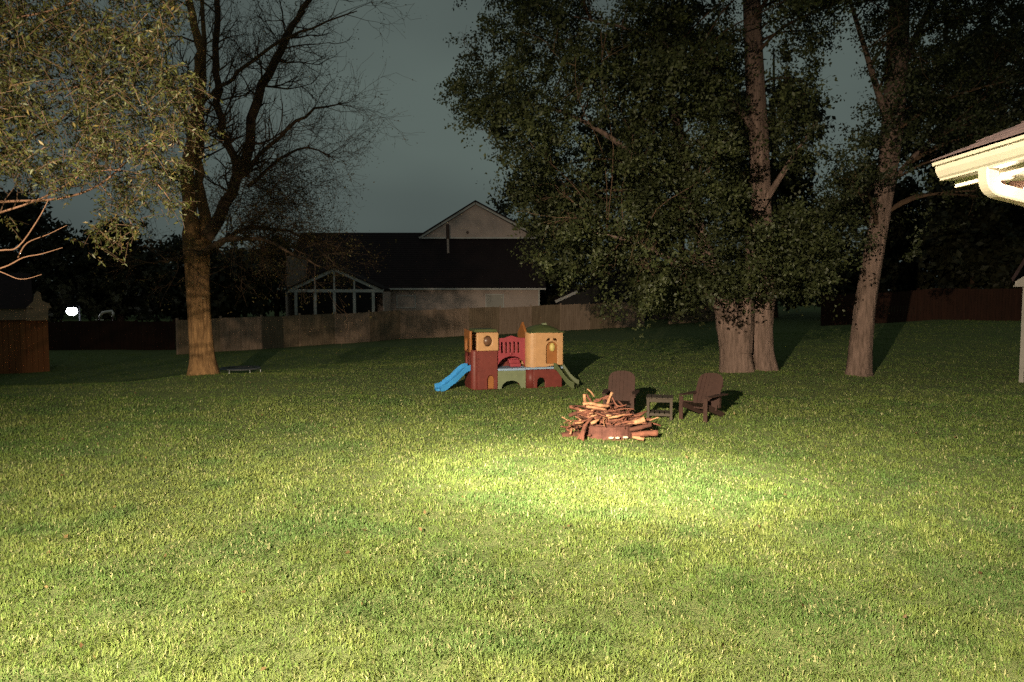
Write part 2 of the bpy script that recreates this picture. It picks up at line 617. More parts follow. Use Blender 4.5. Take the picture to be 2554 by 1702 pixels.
# ------------------------------------------------------------------ fences
def fence(name, label, pts, height, m, group=None, skip=()):
    """board fence along pts (world xy); every panel and every post is a part"""
    p0 = Vector((pts[0][0], pts[0][1], gz(*pts[0][:2])))
    root = thing(name, label, 'fence', p0, 0, group)
    runs = []
    for a, b in zip(pts[:-1], pts[1:]):
        a, b = Vector(a[:2]), Vector(b[:2])
        n = max(1, round((b - a).length / 2.44))
        for i in range(n):
            runs.append((a.lerp(b, i / n), a.lerp(b, (i + 1) / n)))
    for ri, (a, b) in enumerate(runs):
        d = (b - a)
        L = d.length
        d.normalize()
        nrm = Vector((d.y, -d.x))
        if nrm.y > 0:
            nrm = -nrm
        pz = rnd.uniform(-0.02, 0.02)
        mb = MB()
        nb = int(L / 0.145)
        for k in range(nb):
            t = (k + 0.5) / nb
            c = a.lerp(b, t) + nrm * (0.045 + rnd.uniform(-0.003, 0.003))
            z0 = gz(c.x, c.y) - 0.05
            hgt = height + pz + rnd.uniform(-0.012, 0.012)
            mtx = Matrix.Rotation(math.atan2(d.y, d.x), 3, 'Z')
            mb.box((c.x - p0.x, c.y - p0.y, z0 - p0.z + hgt / 2), (L / nb - 0.007, 0.018, hgt), mtx)
        for hz in (0.3, 1.0, 1.55):
            za, zb = gz(a.x, a.y) + hz, gz(b.x, b.y) + hz
            mb.bar((a.x - p0.x, a.y - p0.y, za - p0.z), (b.x - p0.x, b.y - p0.y, zb - p0.z), 0.04, 0.09)
        mb.build('fence_panel', M['fence_b'] if (m is M['fence'] and rnd.random() < 0.45) else m, root)
    for q in [r[0] for r in runs] + [runs[-1][1]]:
        z0 = gz(q.x, q.y)
        mb = MB().box((q.x - p0.x, q.y - p0.y, z0 - p0.z + height / 2 + 0.01), (0.10, 0.15, height + 0.08), None)
        mb.build('post', m, root)
    return root


fa, fb, fc = P(444, 885, 40.0), P(1000, 845, 48.5), P(1605, 817, 56.0)
fence('back_fence', 'long weathered grey brown board fence in front of the gabled house', [fa, fb, fc], 1.92, M['fence'])
fence('side_fence', 'short dim board fence section beyond the right trees, past the gap', [P(1668, 815, 57.5), P(1830, 812, 58.5)],
      1.7, M['fence'])
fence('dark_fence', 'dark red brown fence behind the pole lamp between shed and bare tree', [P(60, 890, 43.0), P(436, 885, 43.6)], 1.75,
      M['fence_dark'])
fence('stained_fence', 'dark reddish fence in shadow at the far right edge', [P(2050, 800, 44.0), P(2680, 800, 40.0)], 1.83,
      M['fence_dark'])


# ------------------------------------------------------------------ neighbour house with gables and glazed sunroom
def lap_siding(mb, x0, x1, z0, z1, y, pitch=0.2, clip=None):
    """overlapping boards; clip(z) returns (xmin, xmax) at that height"""
    z = z0
    while z < z1 - 1e-3:
        zt = min(z + pitch, z1)
        a0, a1 = (x0, x1) if clip is None else clip(z)
        b0, b1 = (x0, x1) if clip is None else clip(zt)
        mb.add([(a0, y - 0.022, z), (a1, y - 0.022, z), (b1, y, zt), (b0, y, zt), (a0, y, z), (a1, y, z)],
               [(0, 1, 2, 3), (0, 4, 5, 1)])
        z = zt


def gabled_house():
    De = 62.0
    eL, eR = P(700, 722, De), P(1358, 719, De)
    ze = eR.z
    base = Vector((eL.x, De, gz(0, De) - 0.2))
    root = thing('gabled_house', 'dark roofed house with pale upper gable beyond the back fence', 'house', base)
    ox, oy, oz = base

    def W(p):
        return (p[0] - ox, p[1] - oy, p[2] - oz)

    x0, x1 = eL.x + 0.3, eR.x - 0.4
    wall = MB()
    lap_siding(wall, x0 - ox, x1 - ox, 0.0, ze - oz, 0.3)
    wall.box(((x0 + x1) / 2 - ox, 5.3, (ze - oz) / 2), (x1 - x0, 9.9, ze - oz - 0.01))
    wall.build('wall', M['siding'], root)
    # main roof
    Dr = 69.0
    zr = P(900, 581, Dr).z
    rf = MB()
    xl, xr = x0 - 0.5, x1 + 0.5
    yE, yR = -0.15, Dr - oy
    t = 0.14
    prof = [(yE, ze - oz), (yR, zr - oz), (2 * yR - yE, ze - oz), (2 * yR - yE, ze - oz - t), (yR, zr - oz - t), (yE, ze - oz - t)]
    rf.add([(xl - ox, y, z) for y, z in prof] + [(xr - ox, y, z) for y, z in prof],
           [(0, 1, 7, 6), (1, 2, 8, 7), (3, 4, 10, 9), (4, 5, 11, 10), (5, 0, 6, 11), (2, 3, 9, 8), (0, 5, 4, 1), (1, 4, 3, 2),
            (6, 7, 10, 11), (7, 8, 9, 10)])
    roof = rf.build('roof', M['roof'], root)
    # shingle courses as raised strips
    cs = MB()
    n = 26
    for i in range(n):
        f0, f1 = i / n, (i + 1) / n
        ya, za = yE + (yR - yE) * f0, ze + (zr - ze) * f0 - oz
        yb, zb = yE + (yR - yE) * f1, ze + (zr - ze) * f1 - oz
        cs.add([(xl - ox, ya, za + 0.045), (xr - ox, ya, za + 0.045), (xr - ox, yb, zb + 0.012), (xl - ox, yb, zb + 0.012),
                (xl - ox, ya, za + 0.005), (xr - ox, ya, za + 0.005)], [(0, 1, 2, 3), (0, 4, 5, 1)])
    tag(cs.build('shingle_courses', M['roof'], roof), kind='stuff')
    # gutter along the eave
    g = MB().box(((xl + xr) / 2 - ox, yE - 0.07, ze - oz - 0.07), (xr - xl, 0.13, 0.13))
    g.build('gutter', M['trim'], root)
    MB().box((x1 - ox - 0.05, 0.24, (ze - oz) / 2), (0.12, 0.08, ze - oz - 0.2)).build('corner_board', M['trim'], root)
    # upper cross gable
    Dg = 68.0
    ga, gb, gt = P(1046, 594, Dg), P(1343, 591, Dg), P(1186, 507, Dg)
    gm = MB()
    zb_, zt_ = ga.z - oz, gt.z - oz

    def clip(z):
        f = (z - zb_) / (zt_ - zb_)
        return (ga.x + (gt.x - ga.x) * f + 0.25 - ox, gb.x + (gt.x - gb.x) * f - 0.25 - ox) if f < 0.93 else (gt.x - ox - 0.02, gt.x - ox + 0.02)

    lap_siding(gm, 0, 0, zb_, zt_ - 0.1, Dg - oy, 0.18, clip)
    gw = gm.build('gable_wall', M['siding'], root)
    for a in (ga, gb):
        MB().bar(W((a.x, Dg - 0.18, a.z)), W((gt.x, Dg - 0.18, gt.z)), 0.05, 0.2).build('rake_board', M['trim'], gw)
    MB().bar(W((ga.x + 0.2, Dg - 0.12, ga.z)), W((gb.x - 0.2, Dg - 0.12, ga.z)), 0.08, 0.14).build('gable_trim', M['trim'], gw)
    ms = MB()
    for sgn, a in ((0, ga), (1, gb)):
        p, q = Vector((a.x, Dg - 0.3, a.z + 0.1)), Vector((gt.x, Dg - 0.3, gt.z + 0.1))
        r, s = Vector((a.x, Dg + 6, a.z + 0.1)), Vector((gt.x, Dg + 6, gt.z + 0.1))
        up = Vector((0, 0, 0.14))
        ms.add([W(p), W(q), W(s), W(r), W(p + up), W(q + up), W(s + up), W(r + up)],
               [(0, 1, 2, 3), (4, 5, 6, 7), (0, 1, 5, 4), (1, 2, 6, 5), (2, 3, 7, 6), (3, 0, 4, 7)])
    ms.build('upper_roof', M['roof'], root)
    # vents: round gable vent, standing vent pipe
    v = P(1166, 580, Dg - 0.05)
    MB().lathe([(0.0, 0.03), (0.12, 0.03), (0.13, 0.0)], 14, W(v), Matrix.Rotation(R(90), 3, 'X')).build('gable_vent', M['dark_metal'], gw)
    a, b, c = P(1118, 632, 65.8), P(1117, 596, 65.8), P(1116, 560, 65.8)
    vp = MB().tube([W(a), W(b)], 0.10, 10).build('vent_pipe', M['siding'], roof)
    MB().tube([W(b), W(c)], [0.16, 0.16], 10).build('vent_cap', M['dark_metal'], roof)
    # windows
    for (pa, pb, pc, pd, blind) in ((990, 1036, 738, 768, 0), (1212, 1256, 735, 768, 1)):
        a, b = P(pa, pc, De + 0.27), P(pb, pd, De + 0.27)
        w, h = b.x - a.x, a.z - b.z
        cx, cz = (a.x + b.x) / 2, (a.z + b.z) / 2
        fr = MB()
        for sx in (-1, 1):
            fr.box((cx - ox + sx * w / 2, 0.24, cz - oz), (0.09, 0.10, h + 0.09))
        for sz in (-1, 1):
            fr.box((cx - ox, 0.238, cz - oz + sz * h / 2), (w - 0.09, 0.094, 0.09))
        win = fr.build('window', M['trim'], root)
        MB().box((cx - ox, 0.235, cz - oz), (w - 0.08, 0.02, h - 0.08)).build('pane', M['curtain'] if blind else M['siding'], win)
    # chimney at the left
    a, b = P(718, 640, 60.5), P(762, 720, 60.5)
    MB().box(((a.x + b.x) / 2 - ox, 60.5 - oy, (a.z + oz * 0) / 2 - oz / 2), (b.x - a.x, 0.9, a.z - oz)).build('chimney', M['chimney'], root)
    # sunroom in front of the left part
    Ds = 58.5
    sa, sb, stp = P(716, 728, Ds), P(956, 726, Ds), P(835, 672, Ds)
    sr = thing('sunroom', 'white framed glazed sunroom gable at the left of the house', 'sunroom', (sa.x, Ds, base.z))
    sx, sy, sz = sr.location

    def S(p):
        return (p[0] - sx, p[1] - sy, p[2] - sz)

    zt0 = sa.z
    # posts, rafters, tie beam as single parts
    for px in (738, 786, 834, 884, 931):
        a = P(px, 728, Ds)
        MB().box((a.x - sx, 0, (zt0 - sz) / 2), (0.22, 0.14, zt0 - sz)).build('post', M['trim'], sr)
    MB().bar((0.1, -0.012, zt0 - sz + 0.07), (sb.x - sx - 0.1, -0.012, zt0 - sz + 0.07), 0.15, 0.24).build('tie_beam', M['trim'], sr)
    for a in (sa, sb):
        MB().bar((a.x - sx, -0.05, zt0 - sz + 0.05), (stp.x - sx, -0.05, stp.z - sz), 0.14, 0.30).build('rafter', M['trim'], sr)
    for px in (786, 834, 884):
        a = P(px, 728, Ds)
        f = 1 - abs(a.x - stp.x) / (sb.x - stp.x)
        MB().box((a.x - sx, 0.004, zt0 - sz + 0.15 + (stp.z - zt0) * f / 2), (0.13, 0.11, (stp.z - zt0) * f)).build('gable_post', M['trim'], sr)
    cols_px = (738, 786, 834, 884, 931)
    for p, q in zip(cols_px[:-1], cols_px[1:]):
        a, b = P(p, 728, Ds), P(q, 728, Ds)
        MB().box(((a.x + b.x) / 2 - sx, 0.03, (zt0 - sz) / 2), (b.x - a.x - 0.17, 0.02, zt0 - sz - 0.06)).build('pane', M['glass'], sr)
    edge = (716, 786, 834, 884, 956)
    for p, q in zip(edge[:-1], edge[1:]):
        a, b = P(p, 728, Ds), P(q, 728, Ds)
        fa_ = max(0, 1 - abs(a.x - stp.x) / (sb.x - stp.x))
        fb_ = max(0, 1 - abs(b.x - stp.x) / (sb.x - stp.x))
        H = stp.z - zt0 - 0.1
        z1 = zt0 - sz + 0.19
        MB().add([(a.x - sx, 0.035, z1), (b.x - sx, 0.035, z1), (b.x - sx, 0.035, z1 + H * fb_), (a.x - sx, 0.035, z1 + H * fa_ + 0.001)],
                 [(0, 1, 2, 3)]).build('gable_pane', M['glass'], sr)
    # dark chairs and table edge seen through the glass read as a low dark block inside
    rr = MB()
    for a in (sa, sb):
        p, q = Vector((a.x, Ds - 0.25, zt0 + 0.16)), Vector((stp.x, Ds - 0.25, stp.z + 0.12))
        r, s = Vector((a.x, Ds + 4.2, zt0 + 0.16)), Vector((stp.x, Ds + 4.2, stp.z + 0.12))
        up = Vector((0, 0, 0.1))
        rr.add([S(p), S(q), S(s), S(r), S(p + up), S(q + up), S(s + up), S(r + up)],
               [(0, 1, 2, 3), (4, 5, 6, 7), (0, 1, 5, 4), (1, 2, 6, 5), (2, 3, 7, 6), (3, 0, 4, 7)])
    rr.build('roof', M['roof'], sr)
    for px, dx in ((712, 0.05), (958, -0.05)):
        a = P(px, 735, Ds)
        MB().box((a.x - sx + dx, 1.7, (zt0 - sz) / 2), (0.12, 3.3, zt0 - sz)).build('side_wall', M['siding'], sr)


gabled_house()


def far_roof():
    """pale rake edge of another roof just right of the house"""
    a, b = P(1385, 753, 66), P(1440, 728, 66)
    base = Vector((a.x, 66, gz(4, 66)))
    root = thing('far_house', 'sliver of another dark house with a pale rake edge', 'house', base)
    ax, ay, az = base
    MB().bar((0, 0, a.z - az), (b.x - ax, 0, b.z - az), 0.06, 0.24).build('rake_board', M['trim'], root)
    e = P(1600, 655, 66)
    f = P(1800, 753, 66)
    MB().prism([(0.25, 0), (f.x - ax, 0), (f.x - ax, f.z - az - 0.15), (e.x - ax, e.z - az - 0.15), (0.25, a.z - az - 0.05)], 8.0).build('wall', M['interior'], root)
    MB().prism([(-0.05, a.z - az + 0.10), (e.x - ax, e.z - az), (f.x - ax + 0.3, f.z - az), (f.x - ax + 0.3, f.z - az + 0.15), (e.x - ax, e.z - az + 0.15),
                (-0.05, a.z - az + 0.26)], 8.6, mtx=Matrix.Translation((0, 0.06, 0))).build('roof', M['roof'], root)


far_roof()


# ------------------------------------------------------------------ left shed and right shed
def left_shed():
    D = 31.0
    cr = P(124, 912, D)                        # right front corner at the ground
    z0 = gz(cr.x, D) - 0.05
    root = thing('red_brown_shed', 'red brown shed with tan frieze board cut by the left edge', 'shed', (cr.x, D, z0), R(34))
    zt = P(124, 797, D).z - z0
    # front wall of vertical boards, each one a part
    n = 26
    for i in range(n):
        MB().box((-0.1 - i * 0.2, 0.0 + (0.006 if i % 2 else 0.0), zt / 2), (0.188, 0.03, zt)).build('wall_board', M['shed_wall'], root)
    MB().box((-2.6, 1.9, zt / 2 - 0.02), (5.16, 3.7, zt)).build('wall', M['shed_wall'], root)
    hb = 0.46
    MB().box((-3.0, -0.06, zt + hb / 2), (4.5, 0.10, hb)).build('frieze_board', M['shed_trim'], root)
    # boxed eave return with its small peak at the corner
    MB().prism([(-0.78, zt - 0.03), (0.0, zt - 0.03), (0.02, zt + 0.45), (0.14, zt + 0.5), (0.05, zt + 0.66), (-0.18, zt + 0.78), (-0.24, zt + 1.12),
                (-0.34, zt + 1.18), (-0.44, zt + 1.05), (-0.5, zt + 0.75), (-0.74, zt + 0.5)], 0.35,
               mtx=Matrix.Translation((0, -0.2, 0))).build('eave_return', M['shed_trim'], root)
    rf = MB().prism([(-5.4, zt + hb), (-0.1, zt + hb), (-0.3, zt + hb + 0.95), (-5.4, zt + hb + 0.95)], 0.12,
                    mtx=Matrix.Translation((0, -0.05, 0)) @ Matrix.Rotation(0, 4, 'X'))
    # sloping roof plane
    rf = MB().add([(-5.6, -0.22, zt + hb), (-0.5, -0.22, zt + hb), (-0.5, 1.9, zt + hb + 1.5), (-5.6, 1.9, zt + hb + 1.5),
                   (-5.6, 4.0, zt + hb), (-0.5, 4.0, zt + hb)],
                  [(0, 1, 2, 3), (3, 2, 5, 4), (1, 5, 2), (0, 3, 4)])
    rf.build('roof', M['roof'], root)


left_shed()


def right_shed():
    D = 19.2
    c = P(2541, 960, D)
    z0 = gz(c.x, D)
    root = thing('pale_shed', 'pale shed corner with eave return at the right edge', 'shed', (c.x, D, z0), R(-38))
    zt = P(2541, 716, D).z - z0
    MB().box((0.05, 0.0, zt / 2), (0.10, 0.10, zt)).build('corner_board', M['dull_trim'], root)
    n = 12
    for i in range(n):
        MB().box((0.26 + i * 0.24, 0.03, zt / 2), (0.232, 0.03, zt)).build('wall_board', M['dull_trim'], root)
    MB().box((1.65, 1.6, zt / 2), (3.0, 3.0, zt - 0.02)).build('wall', M['siding'], root)
    # gambrel gable above, with its return at the corner
    MB().prism([(-0.17, zt), (3.4, zt), (3.4, zt + 0.1), (2.9, zt + 1.2), (1.65, zt + 1.9), (0.4, zt + 1.2), (0.03, zt + 0.28), (-0.17, zt + 0.14)], 0.08,
               mtx=Matrix.Translation((0, -0.09, 0))).build('gable_wall', M['dull_trim'], root)
    MB().box((-0.06, -0.14, zt + 0.02), (0.26, 0.16, 0.035)).build('eave_return', M['dull_trim'], root)
    pr = [(-0.22, zt + 0.12), (0.36, zt + 1.26), (1.65, zt + 2.0), (2.94, zt + 1.26), (3.5, zt + 0.1), (3.5, zt + 0.18), (3.0, zt + 1.34), (1.65, zt + 2.1),
          (0.3, zt + 1.34), (-0.25, zt + 0.22)]
    MB().prism(pr, 3.3, mtx=Matrix.Translation((0, -0.12, 0))).build('roof', M['roof'], root)


right_shed()


# ------------------------------------------------------------------ our own house: eave, gutter, downspout and back wall
def own_house():
    XG, YE = 2.50, 4.46          # outer gutter edge, far gable end
    zg = 3.08
    root = thing('near_house', 'cream eave corner of the near house jutting in at right', 'house', (3.1, 4.3, gz(3.1, 4.3)))
    ox, oy, oz = root.location
    Y0 = -3.4

    def L(x, y, z):
        return (x - ox, y - oy, z - oz)

    wm = MB()
    # side wall and back wall (the back wall stands behind the camera and carries the flood lamp)
    wm.box(L(5.2, 0.45, 1.5), (4.0, 7.6, 3.1))
    wm.box(L(-3.0, -5.2, 2.6), (16.4, 3.6, 5.4))
    wm.build('wall', M['siding'], root)
    # K-style gutter
    pf = [(0.0, 0.0), (0.004, -0.018), (0.022, -0.022), (0.024, -0.05), (0.040, -0.082), (0.052, -0.092), (0.052, -0.104), (0.135, -0.104),
          (0.135, 0.0), (0.129, 0.0), (0.129, -0.098), (0.058, -0.098), (0.03, -0.05), (0.028, -0.012), (0.01, -0.004)]
    g = MB()
    n = len(pf)
    g.add([L(XG + a, Y0, zg + b) for a, b in pf] + [L(XG + a, YE, zg + b) for a, b in pf],
          [(i, (i + 1) % n, n + (i + 1) % n, n + i) for i in range(n)])
    gut = g.build('gutter', M['cream'], root)
    MB().prism([(XG - ox + a, zg - oz + b) for a, b in pf[:9]], 0.004, mtx=Matrix.Translation((0, YE - oy, 0))).build('end_cap', M['cream'], gut)
    # fascia and soffit
    MB().box(L(XG + 0.15, (Y0 + YE) / 2, zg - 0.06), (0.025, YE - Y0 - 0.01, 0.17)).build('fascia', M['soffit'], root)
    ns = 16
    for i in range(ns):
        ya = YE - 0.02 - (i + 1) * 0.3
        MB().box(L(XG + 0.39, ya + 0.15, zg - 0.115), (0.45, 0.294, 0.012)).build('soffit_panel', M['soffit'], root)
    # roof deck and the shingles along its edge
    sl = 0.43
    MB().add([L(XG + 0.05, Y0, zg + 0.02), L(XG + 0.05, YE + 0.02, zg + 0.02), L(XG + 4.6, YE + 0.02, zg + 0.02 + 4.55 * sl), L(XG + 4.6, Y0, zg + 0.02 + 4.55 * sl),
              L(XG + 0.05, Y0, zg), L(XG + 0.05, YE + 0.02, zg), L(XG + 4.6, YE + 0.02, zg + 4.55 * sl - 0.05), L(XG + 4.6, Y0, zg + 4.55 * sl - 0.05)],
             [(0, 1, 2, 3), (7, 6, 5, 4), (0, 4, 5, 1), (1, 5, 6, 2), (2, 6, 7, 3), (3, 7, 4, 0)]).build('roof', M['shingle'], root)
    sh = None
    roof = [o for o in root.children if o.name.startswith('roof')][0]
    tm = MB().box((0, 0, 0), (0.20, 0.298, 0.006)).mesh('shingle', M['shingle'])
    ang = math.atan(sl)
    for c in range(10):
        for k in range(9):
            o = bpy.data.objects.new('shingle', tm)
            col.objects.link(o)
            o.parent = roof
            xx = XG + 0.10 + c * 0.145 * math.cos(ang)
            yy = YE - 0.12 - k * 0.302 - (0.15 if c % 2 else 0.0)
            o.location = L(xx, yy, zg + 0.032 + (xx - XG - 0.05) * sl + rnd.uniform(0, 0.003))
            o.rotation_euler = (0, -ang + 0.03 + rnd.uniform(-0.006, 0.006), rnd.uniform(-0.012, 0.012))
    # rectangular downspout: out of the gutter, round the bend, back to the wall and down
    yD = 4.06
    path = [(2.585, 3.0), (2.584, 2.955), (2.585, 2.93)]
    for i in range(1, 9):
        a = R(80) * i / 8
        path.append((2.585 + 0.075 * (1 - math.cos(a)), 2.93 - 0.075 * math.sin(a)))
    path += [(2.75, 2.832), (2.86, 2.80), (2.98, 2.765)]
    for i in range(1, 6):
        a = R(74) * i / 5
        path.append((2.98 + 0.06 * math.sin(a), 2.765 - 0.06 * (1 - math.cos(a)) - 0.012 * i / 5))
    path += [(3.05, 2.5), (3.05, 0.25)]
    h, w, b = 0.044, 0.034, 0.008
    prof = [(-h + b, -w), (h - b, -w), (h, -w + b), (h, w - b), (h - b, w), (-h + b, w), (-h, w - b), (-h, -w + b)]
    MB().sweep(prof, [L(x, yD, z) for x, z in path]).build('downspout', M['cream'], root, smooth=False)
    MB().box(L(3.17, 4.22, 1.5), (0.10, 0.16, 3.0)).build('corner_board', M['trim'], root)


own_house()


def lamp_head(root, c, direction, m_body, m_bulb, s=1.0):
    d = Vector(direction).normalized()
    q = Vector((0, 0, 1)).rotation_difference(d).to_matrix()
    c = Vector(c)
    MB().lathe([(0.0, -0.085 * s), (0.022 * s, -0.083 * s), (0.028 * s, -0.05 * s), (0.032 * s, -0.03 * s), (0.052 * s, 0.02 * s), (0.06 * s, 0.05 * s),
                (0.062 * s, 0.066 * s), (0.056 * s, 0.066 * s), (0.053 * s, 0.05 * s), (0.0, 0.03 * s)], 20, c, q).build('lamp_head', m_body, root, smooth=True)
    MB().lathe([(0.054 * s, 0.045 * s), (0.05 * s, 0.062 * s), (0.03 * s, 0.075 * s), (0.0, 0.08 * s)], 20, c, q).build('bulb', m_bulb, root, smooth=True)


def flood_fixtures():
    # lit twin-head lamp on the soffit of the near house
    e = EAVE_LAMP
    root = thing('eave_floodlight', 'lit twin floodlight under the cream eave beside the downspout', 'lamp', (e.x, e.y, 2.959))
    MB().lathe([(0.0, 0.0), (0.06, 0.0), (0.06, -0.012), (0.045, -0.022), (0.0, -0.024)], 24).build('base_plate', M['white_enamel'], root, smooth=True)
    MB().tube([(0, 0, -0.02), (-0.03, -0.02, -0.045), (-0.06, -0.03, -0.055)], 0.011, 8).build('arm', M['dark_metal'], root)
    MB().tube([(0, 0, -0.02), (0.03, 0.02, -0.045), (0.07, 0.02, -0.055)], 0.011, 8).build('arm', M['dark_metal'], root)
    lamp_head(root, (-0.075, -0.05, -0.06), (-0.55, -0.75, -0.25), M['dark_metal'], M['bulb_warm'], 0.62)
    lamp_head(root, (0.085, -0.02, -0.05), (0.5, -0.7, -0.3), M['dark_metal'], M['bulb_warm'], 0.62)
    point('eave_bulb_light', (e.x - 0.10, e.y - 0.17, 2.885), 12, WARM, 0.03)
    # twin floods on the back wall, behind the viewpoint
    f = FLOOD_POS
    root = thing('wall_floodlight', 'twin wall floodlight on the back wall lighting the lawn', 'lamp', (f.x, -3.395, f.z))
    MB().box((0, 0.02, 0), (0.16, 0.04, 0.12)).build('base_plate', M['white_enamel'], root)
    for s in (-1, 1):
        MB().tube([(0.04 * s, 0.03, 0), (0.16 * s, 0.14, 0.03), (0.16 * s, 0.3, 0.02)], 0.014, 8).build('arm', M['white_enamel'], root)
        lamp_head(root, (0.16 * s, 0.34, 0.0), (0.25, 1, -0.2), M['white_enamel'], M['bulb_warm'], 1.1)


flood_fixtures()
for o in list(col.objects):
    if o.name.startswith('flood_light'):
        o.location.y = FLOOD_POS.y + 0.17


def yard_lamp():
    p = P(*YARD_LAMP_PX)
    z0 = gz(p.x, p.y)
    root = thing('yard_lamp', 'lit white lamp on a dark pole beyond the left fence', 'lamp', (p.x, p.y, z0))
    H = p.z - z0
    MB().tube([(0, 0.8, 0), (0, 0.8, H + 0.35)], [0.06, 0.045], 10).build('pole', M['black'], root, smooth=True)
    MB().tube([(0, 0.8, H + 0.3), (0, 0.4, H + 0.37), (0, -0.02, H + 0.3)], 0.025, 8).build('arm', M['black'], root)
    MB().lathe([(0.0, 0.34), (0.16, 0.32), (0.42, 0.26), (0.44, 0.22), (0.40, 0.23), (0.0, 0.25)], 20, (0, -0.04, H)).build('hood', M['black'], root, smooth=True)
    MB().lathe([(0.0, 0.26), (0.15, 0.24), (0.27, 0.15), (0.31, 0.0), (0.27, -0.15), (0.15, -0.25), (0.0, -0.28)], 20, (0, -0.04, H)).build(
        'bulb', M['bulb_cold'], root, smooth=True)


yard_lamp()


def arched_frame():
    pts = [P(x, y, 46.0) for x, y in ((248, 790), (255, 781), (264, 778), (279, 776), (283, 782), (281, 790))]
    b = Vector((pts[0].x, 46.0, gz(pts[0].x, 46.0)))
    root = thing('arched_frame', 'pale arched metal frame showing above the dark left fence', 'frame', b)
    MB().tube([p - b for p in pts], [0.06, 0.085, 0.075, 0.07, 0.07, 0.06], 8).build('arch', M['trim'], root, smooth=True)
    for p in (pts[0], pts[-1]):
        MB().tube([p - b, Vector((p.x, p.y, b.z)) - b], 0.05, 8).build('leg', M['dark_metal'], root, smooth=True)
    a, c = P(238, 798, 46.0), P(258, 798, 46.0)
    MB().bar(a - b, c - b, 0.06, 0.05).build('crossbar', M['trim'], root)


arched_frame()


# ================================================================== TREES
LEAF_F = np.array([[0, 1, 2], [0, 2, 3]])


def leaves(name, cen, size, m, parent, origin, colors, aspect=0.45, droop=0.0, rng=None, out=None):
    """many small folded leaves: cen (N,3) world, size (N,)"""
    rng = rng or npr
    n = len(cen)
    d = rng.normal(0, 1, (n, 3))
    d[:, 2] -= droop
    d /= np.linalg.norm(d, axis=1)[:, None] + 1e-9
    r = rng.normal(0, 1, (n, 3))
    if out is not None:                          # leaves of a clump face outwards, like a layered spray
        r = np.cross(out * 1.6 + rng.normal(0, 0.55, (n, 3)), d)
        r = np.cross(d, np.cross(r, d)) + 1e-6
        s = r
    else:
        s = np.cross(d, r)
    s = s
    s /= np.linalg.norm(s, axis=1)[:, None] + 1e-9
    nn = np.cross(d, s)
    L = size[:, None]
    base = cen
    tip = cen + d * L
    mid = cen + d * L * 0.45
    lft = mid + s * L * aspect * 0.5 + nn * L * 0.08
    rgt = mid - s * L * aspect * 0.5 + nn * L * 0.08
    v = np.stack([base, lft, tip, rgt], 1).reshape(-1, 3) - np.array(origin)
    i0 = (np.arange(n) * 4)[:, None, None]
    f = (i0 + LEAF_F[None]).reshape(-1, 3)
    return np_mesh(name, v, f, m, parent, np.repeat(colors, 4, 0))


def leafcol(n, a, b, rng, spread=0.35, third=None, p3=0.0):
    t = rng.random((n, 1))
    c = np.array(a) * (1 - t) + np.array(b) * t
    if third is not None:
        c = np.where(rng.random((n, 1)) < p3, np.array(third), c)
    return c * rng.uniform(1 - spread, 1 + spread, (n, 1))


def twig(mb, p, d, L, r, lev, rg, tips, kids=(3, 5), bend=0.35, up=0.1, sides=5, shrink=0.55):
    n = 4 if lev > 0 else 3
    pts, rad = [p.copy()], [r]
    q, dd = p.copy(), d.normalized()
    for i in range(n):
        dd = (dd + Vector((rg.gauss(0, 1), rg.gauss(0, 1), rg.gauss(0, 1))) * bend * 0.5 + Vector((0, 0, up))).normalized()
        q = q + dd * (L / n)
        pts.append(q.copy())
        rad.append(max(0.003, r * (1 - 0.75 * (i + 1) / n)))
    mb.tube(pts, rad, sides if r > 0.02 else 3, cap=False)
    tips.append((pts[-1], dd.copy(), lev))
    if lev == 0:
        return
    for k in range(rg.randint(*kids)):
        t = rg.uniform(0.25, 1.0)
        i = min(n - 1, int(t * n))
        b = pts[i].lerp(pts[i + 1], t * n - i)
        ax = dd.orthogonal().normalized()
        ax.rotate(Matrix.Rotation(rg.uniform(0, 6.283), 3, dd))
        nd = (dd * math.cos(0.75) + ax * math.sin(0.75)).normalized()
        twig(mb, b, nd, L * rg.uniform(shrink - 0.12, shrink + 0.15), max(0.004, r * 0.5), lev - 1, rg, tips, kids, bend, up, sides, shrink)


def flared_trunk(mb, pts, rad, sides=40, rg=None, flare=0.35):
    """trunk with root flare, lumps and wandering bark furrows"""
    rg = rg or rnd
    sides = 40
    ph = [rg.uniform(0, 6.28) for _ in range(6)]
    n = len(pts)
    vs, fs = [], []
    h = 0.0
    for i, (p, r) in enumerate(zip(pts, rad)):
        p = Vector(p)
        if i:
            h += (p - Vector(pts[i - 1])).length
        for k in range(sides):
            a = 2 * math.pi * k / sides
            wob = a + 0.16 * math.sin(h * 2.1 + ph[3]) + 0.08 * math.sin(h * 5.3 + ph[4])
            lump = 1 + 0.06 * math.sin(3 * a + ph[0] + h * 0.7) + 0.04 * math.sin(5 * a + ph[1] - h * 1.1)
            fur = abs(math.sin(6.5 * wob + ph[5])) ** 0.6 * 0.055 + abs(math.sin(4.5 * wob - h * 0.6 + ph[2])) ** 0.7 * 0.035
            fl = 1 + flare * math.exp(-h * 3.2) * max(0.0, math.sin(2.5 * a + ph[2])) ** 1.5
            rr = r * (lump - 0.05 + fur * min(1.0, r / 0.2)) * fl + rg.uniform(-0.006, 0.006) * min(1.0, r / 0.2)
            vs.append(p + Vector((math.cos(a), math.sin(a), 0)) * rr)
    for i in range(n - 1):
        for k in range(sides):
            k2 = (k + 1) % sides
            fs.append((i * sides + k, i * sides + k2, (i + 1) * sides + k2, (i + 1) * sides + k))
    mb.add(vs, fs)


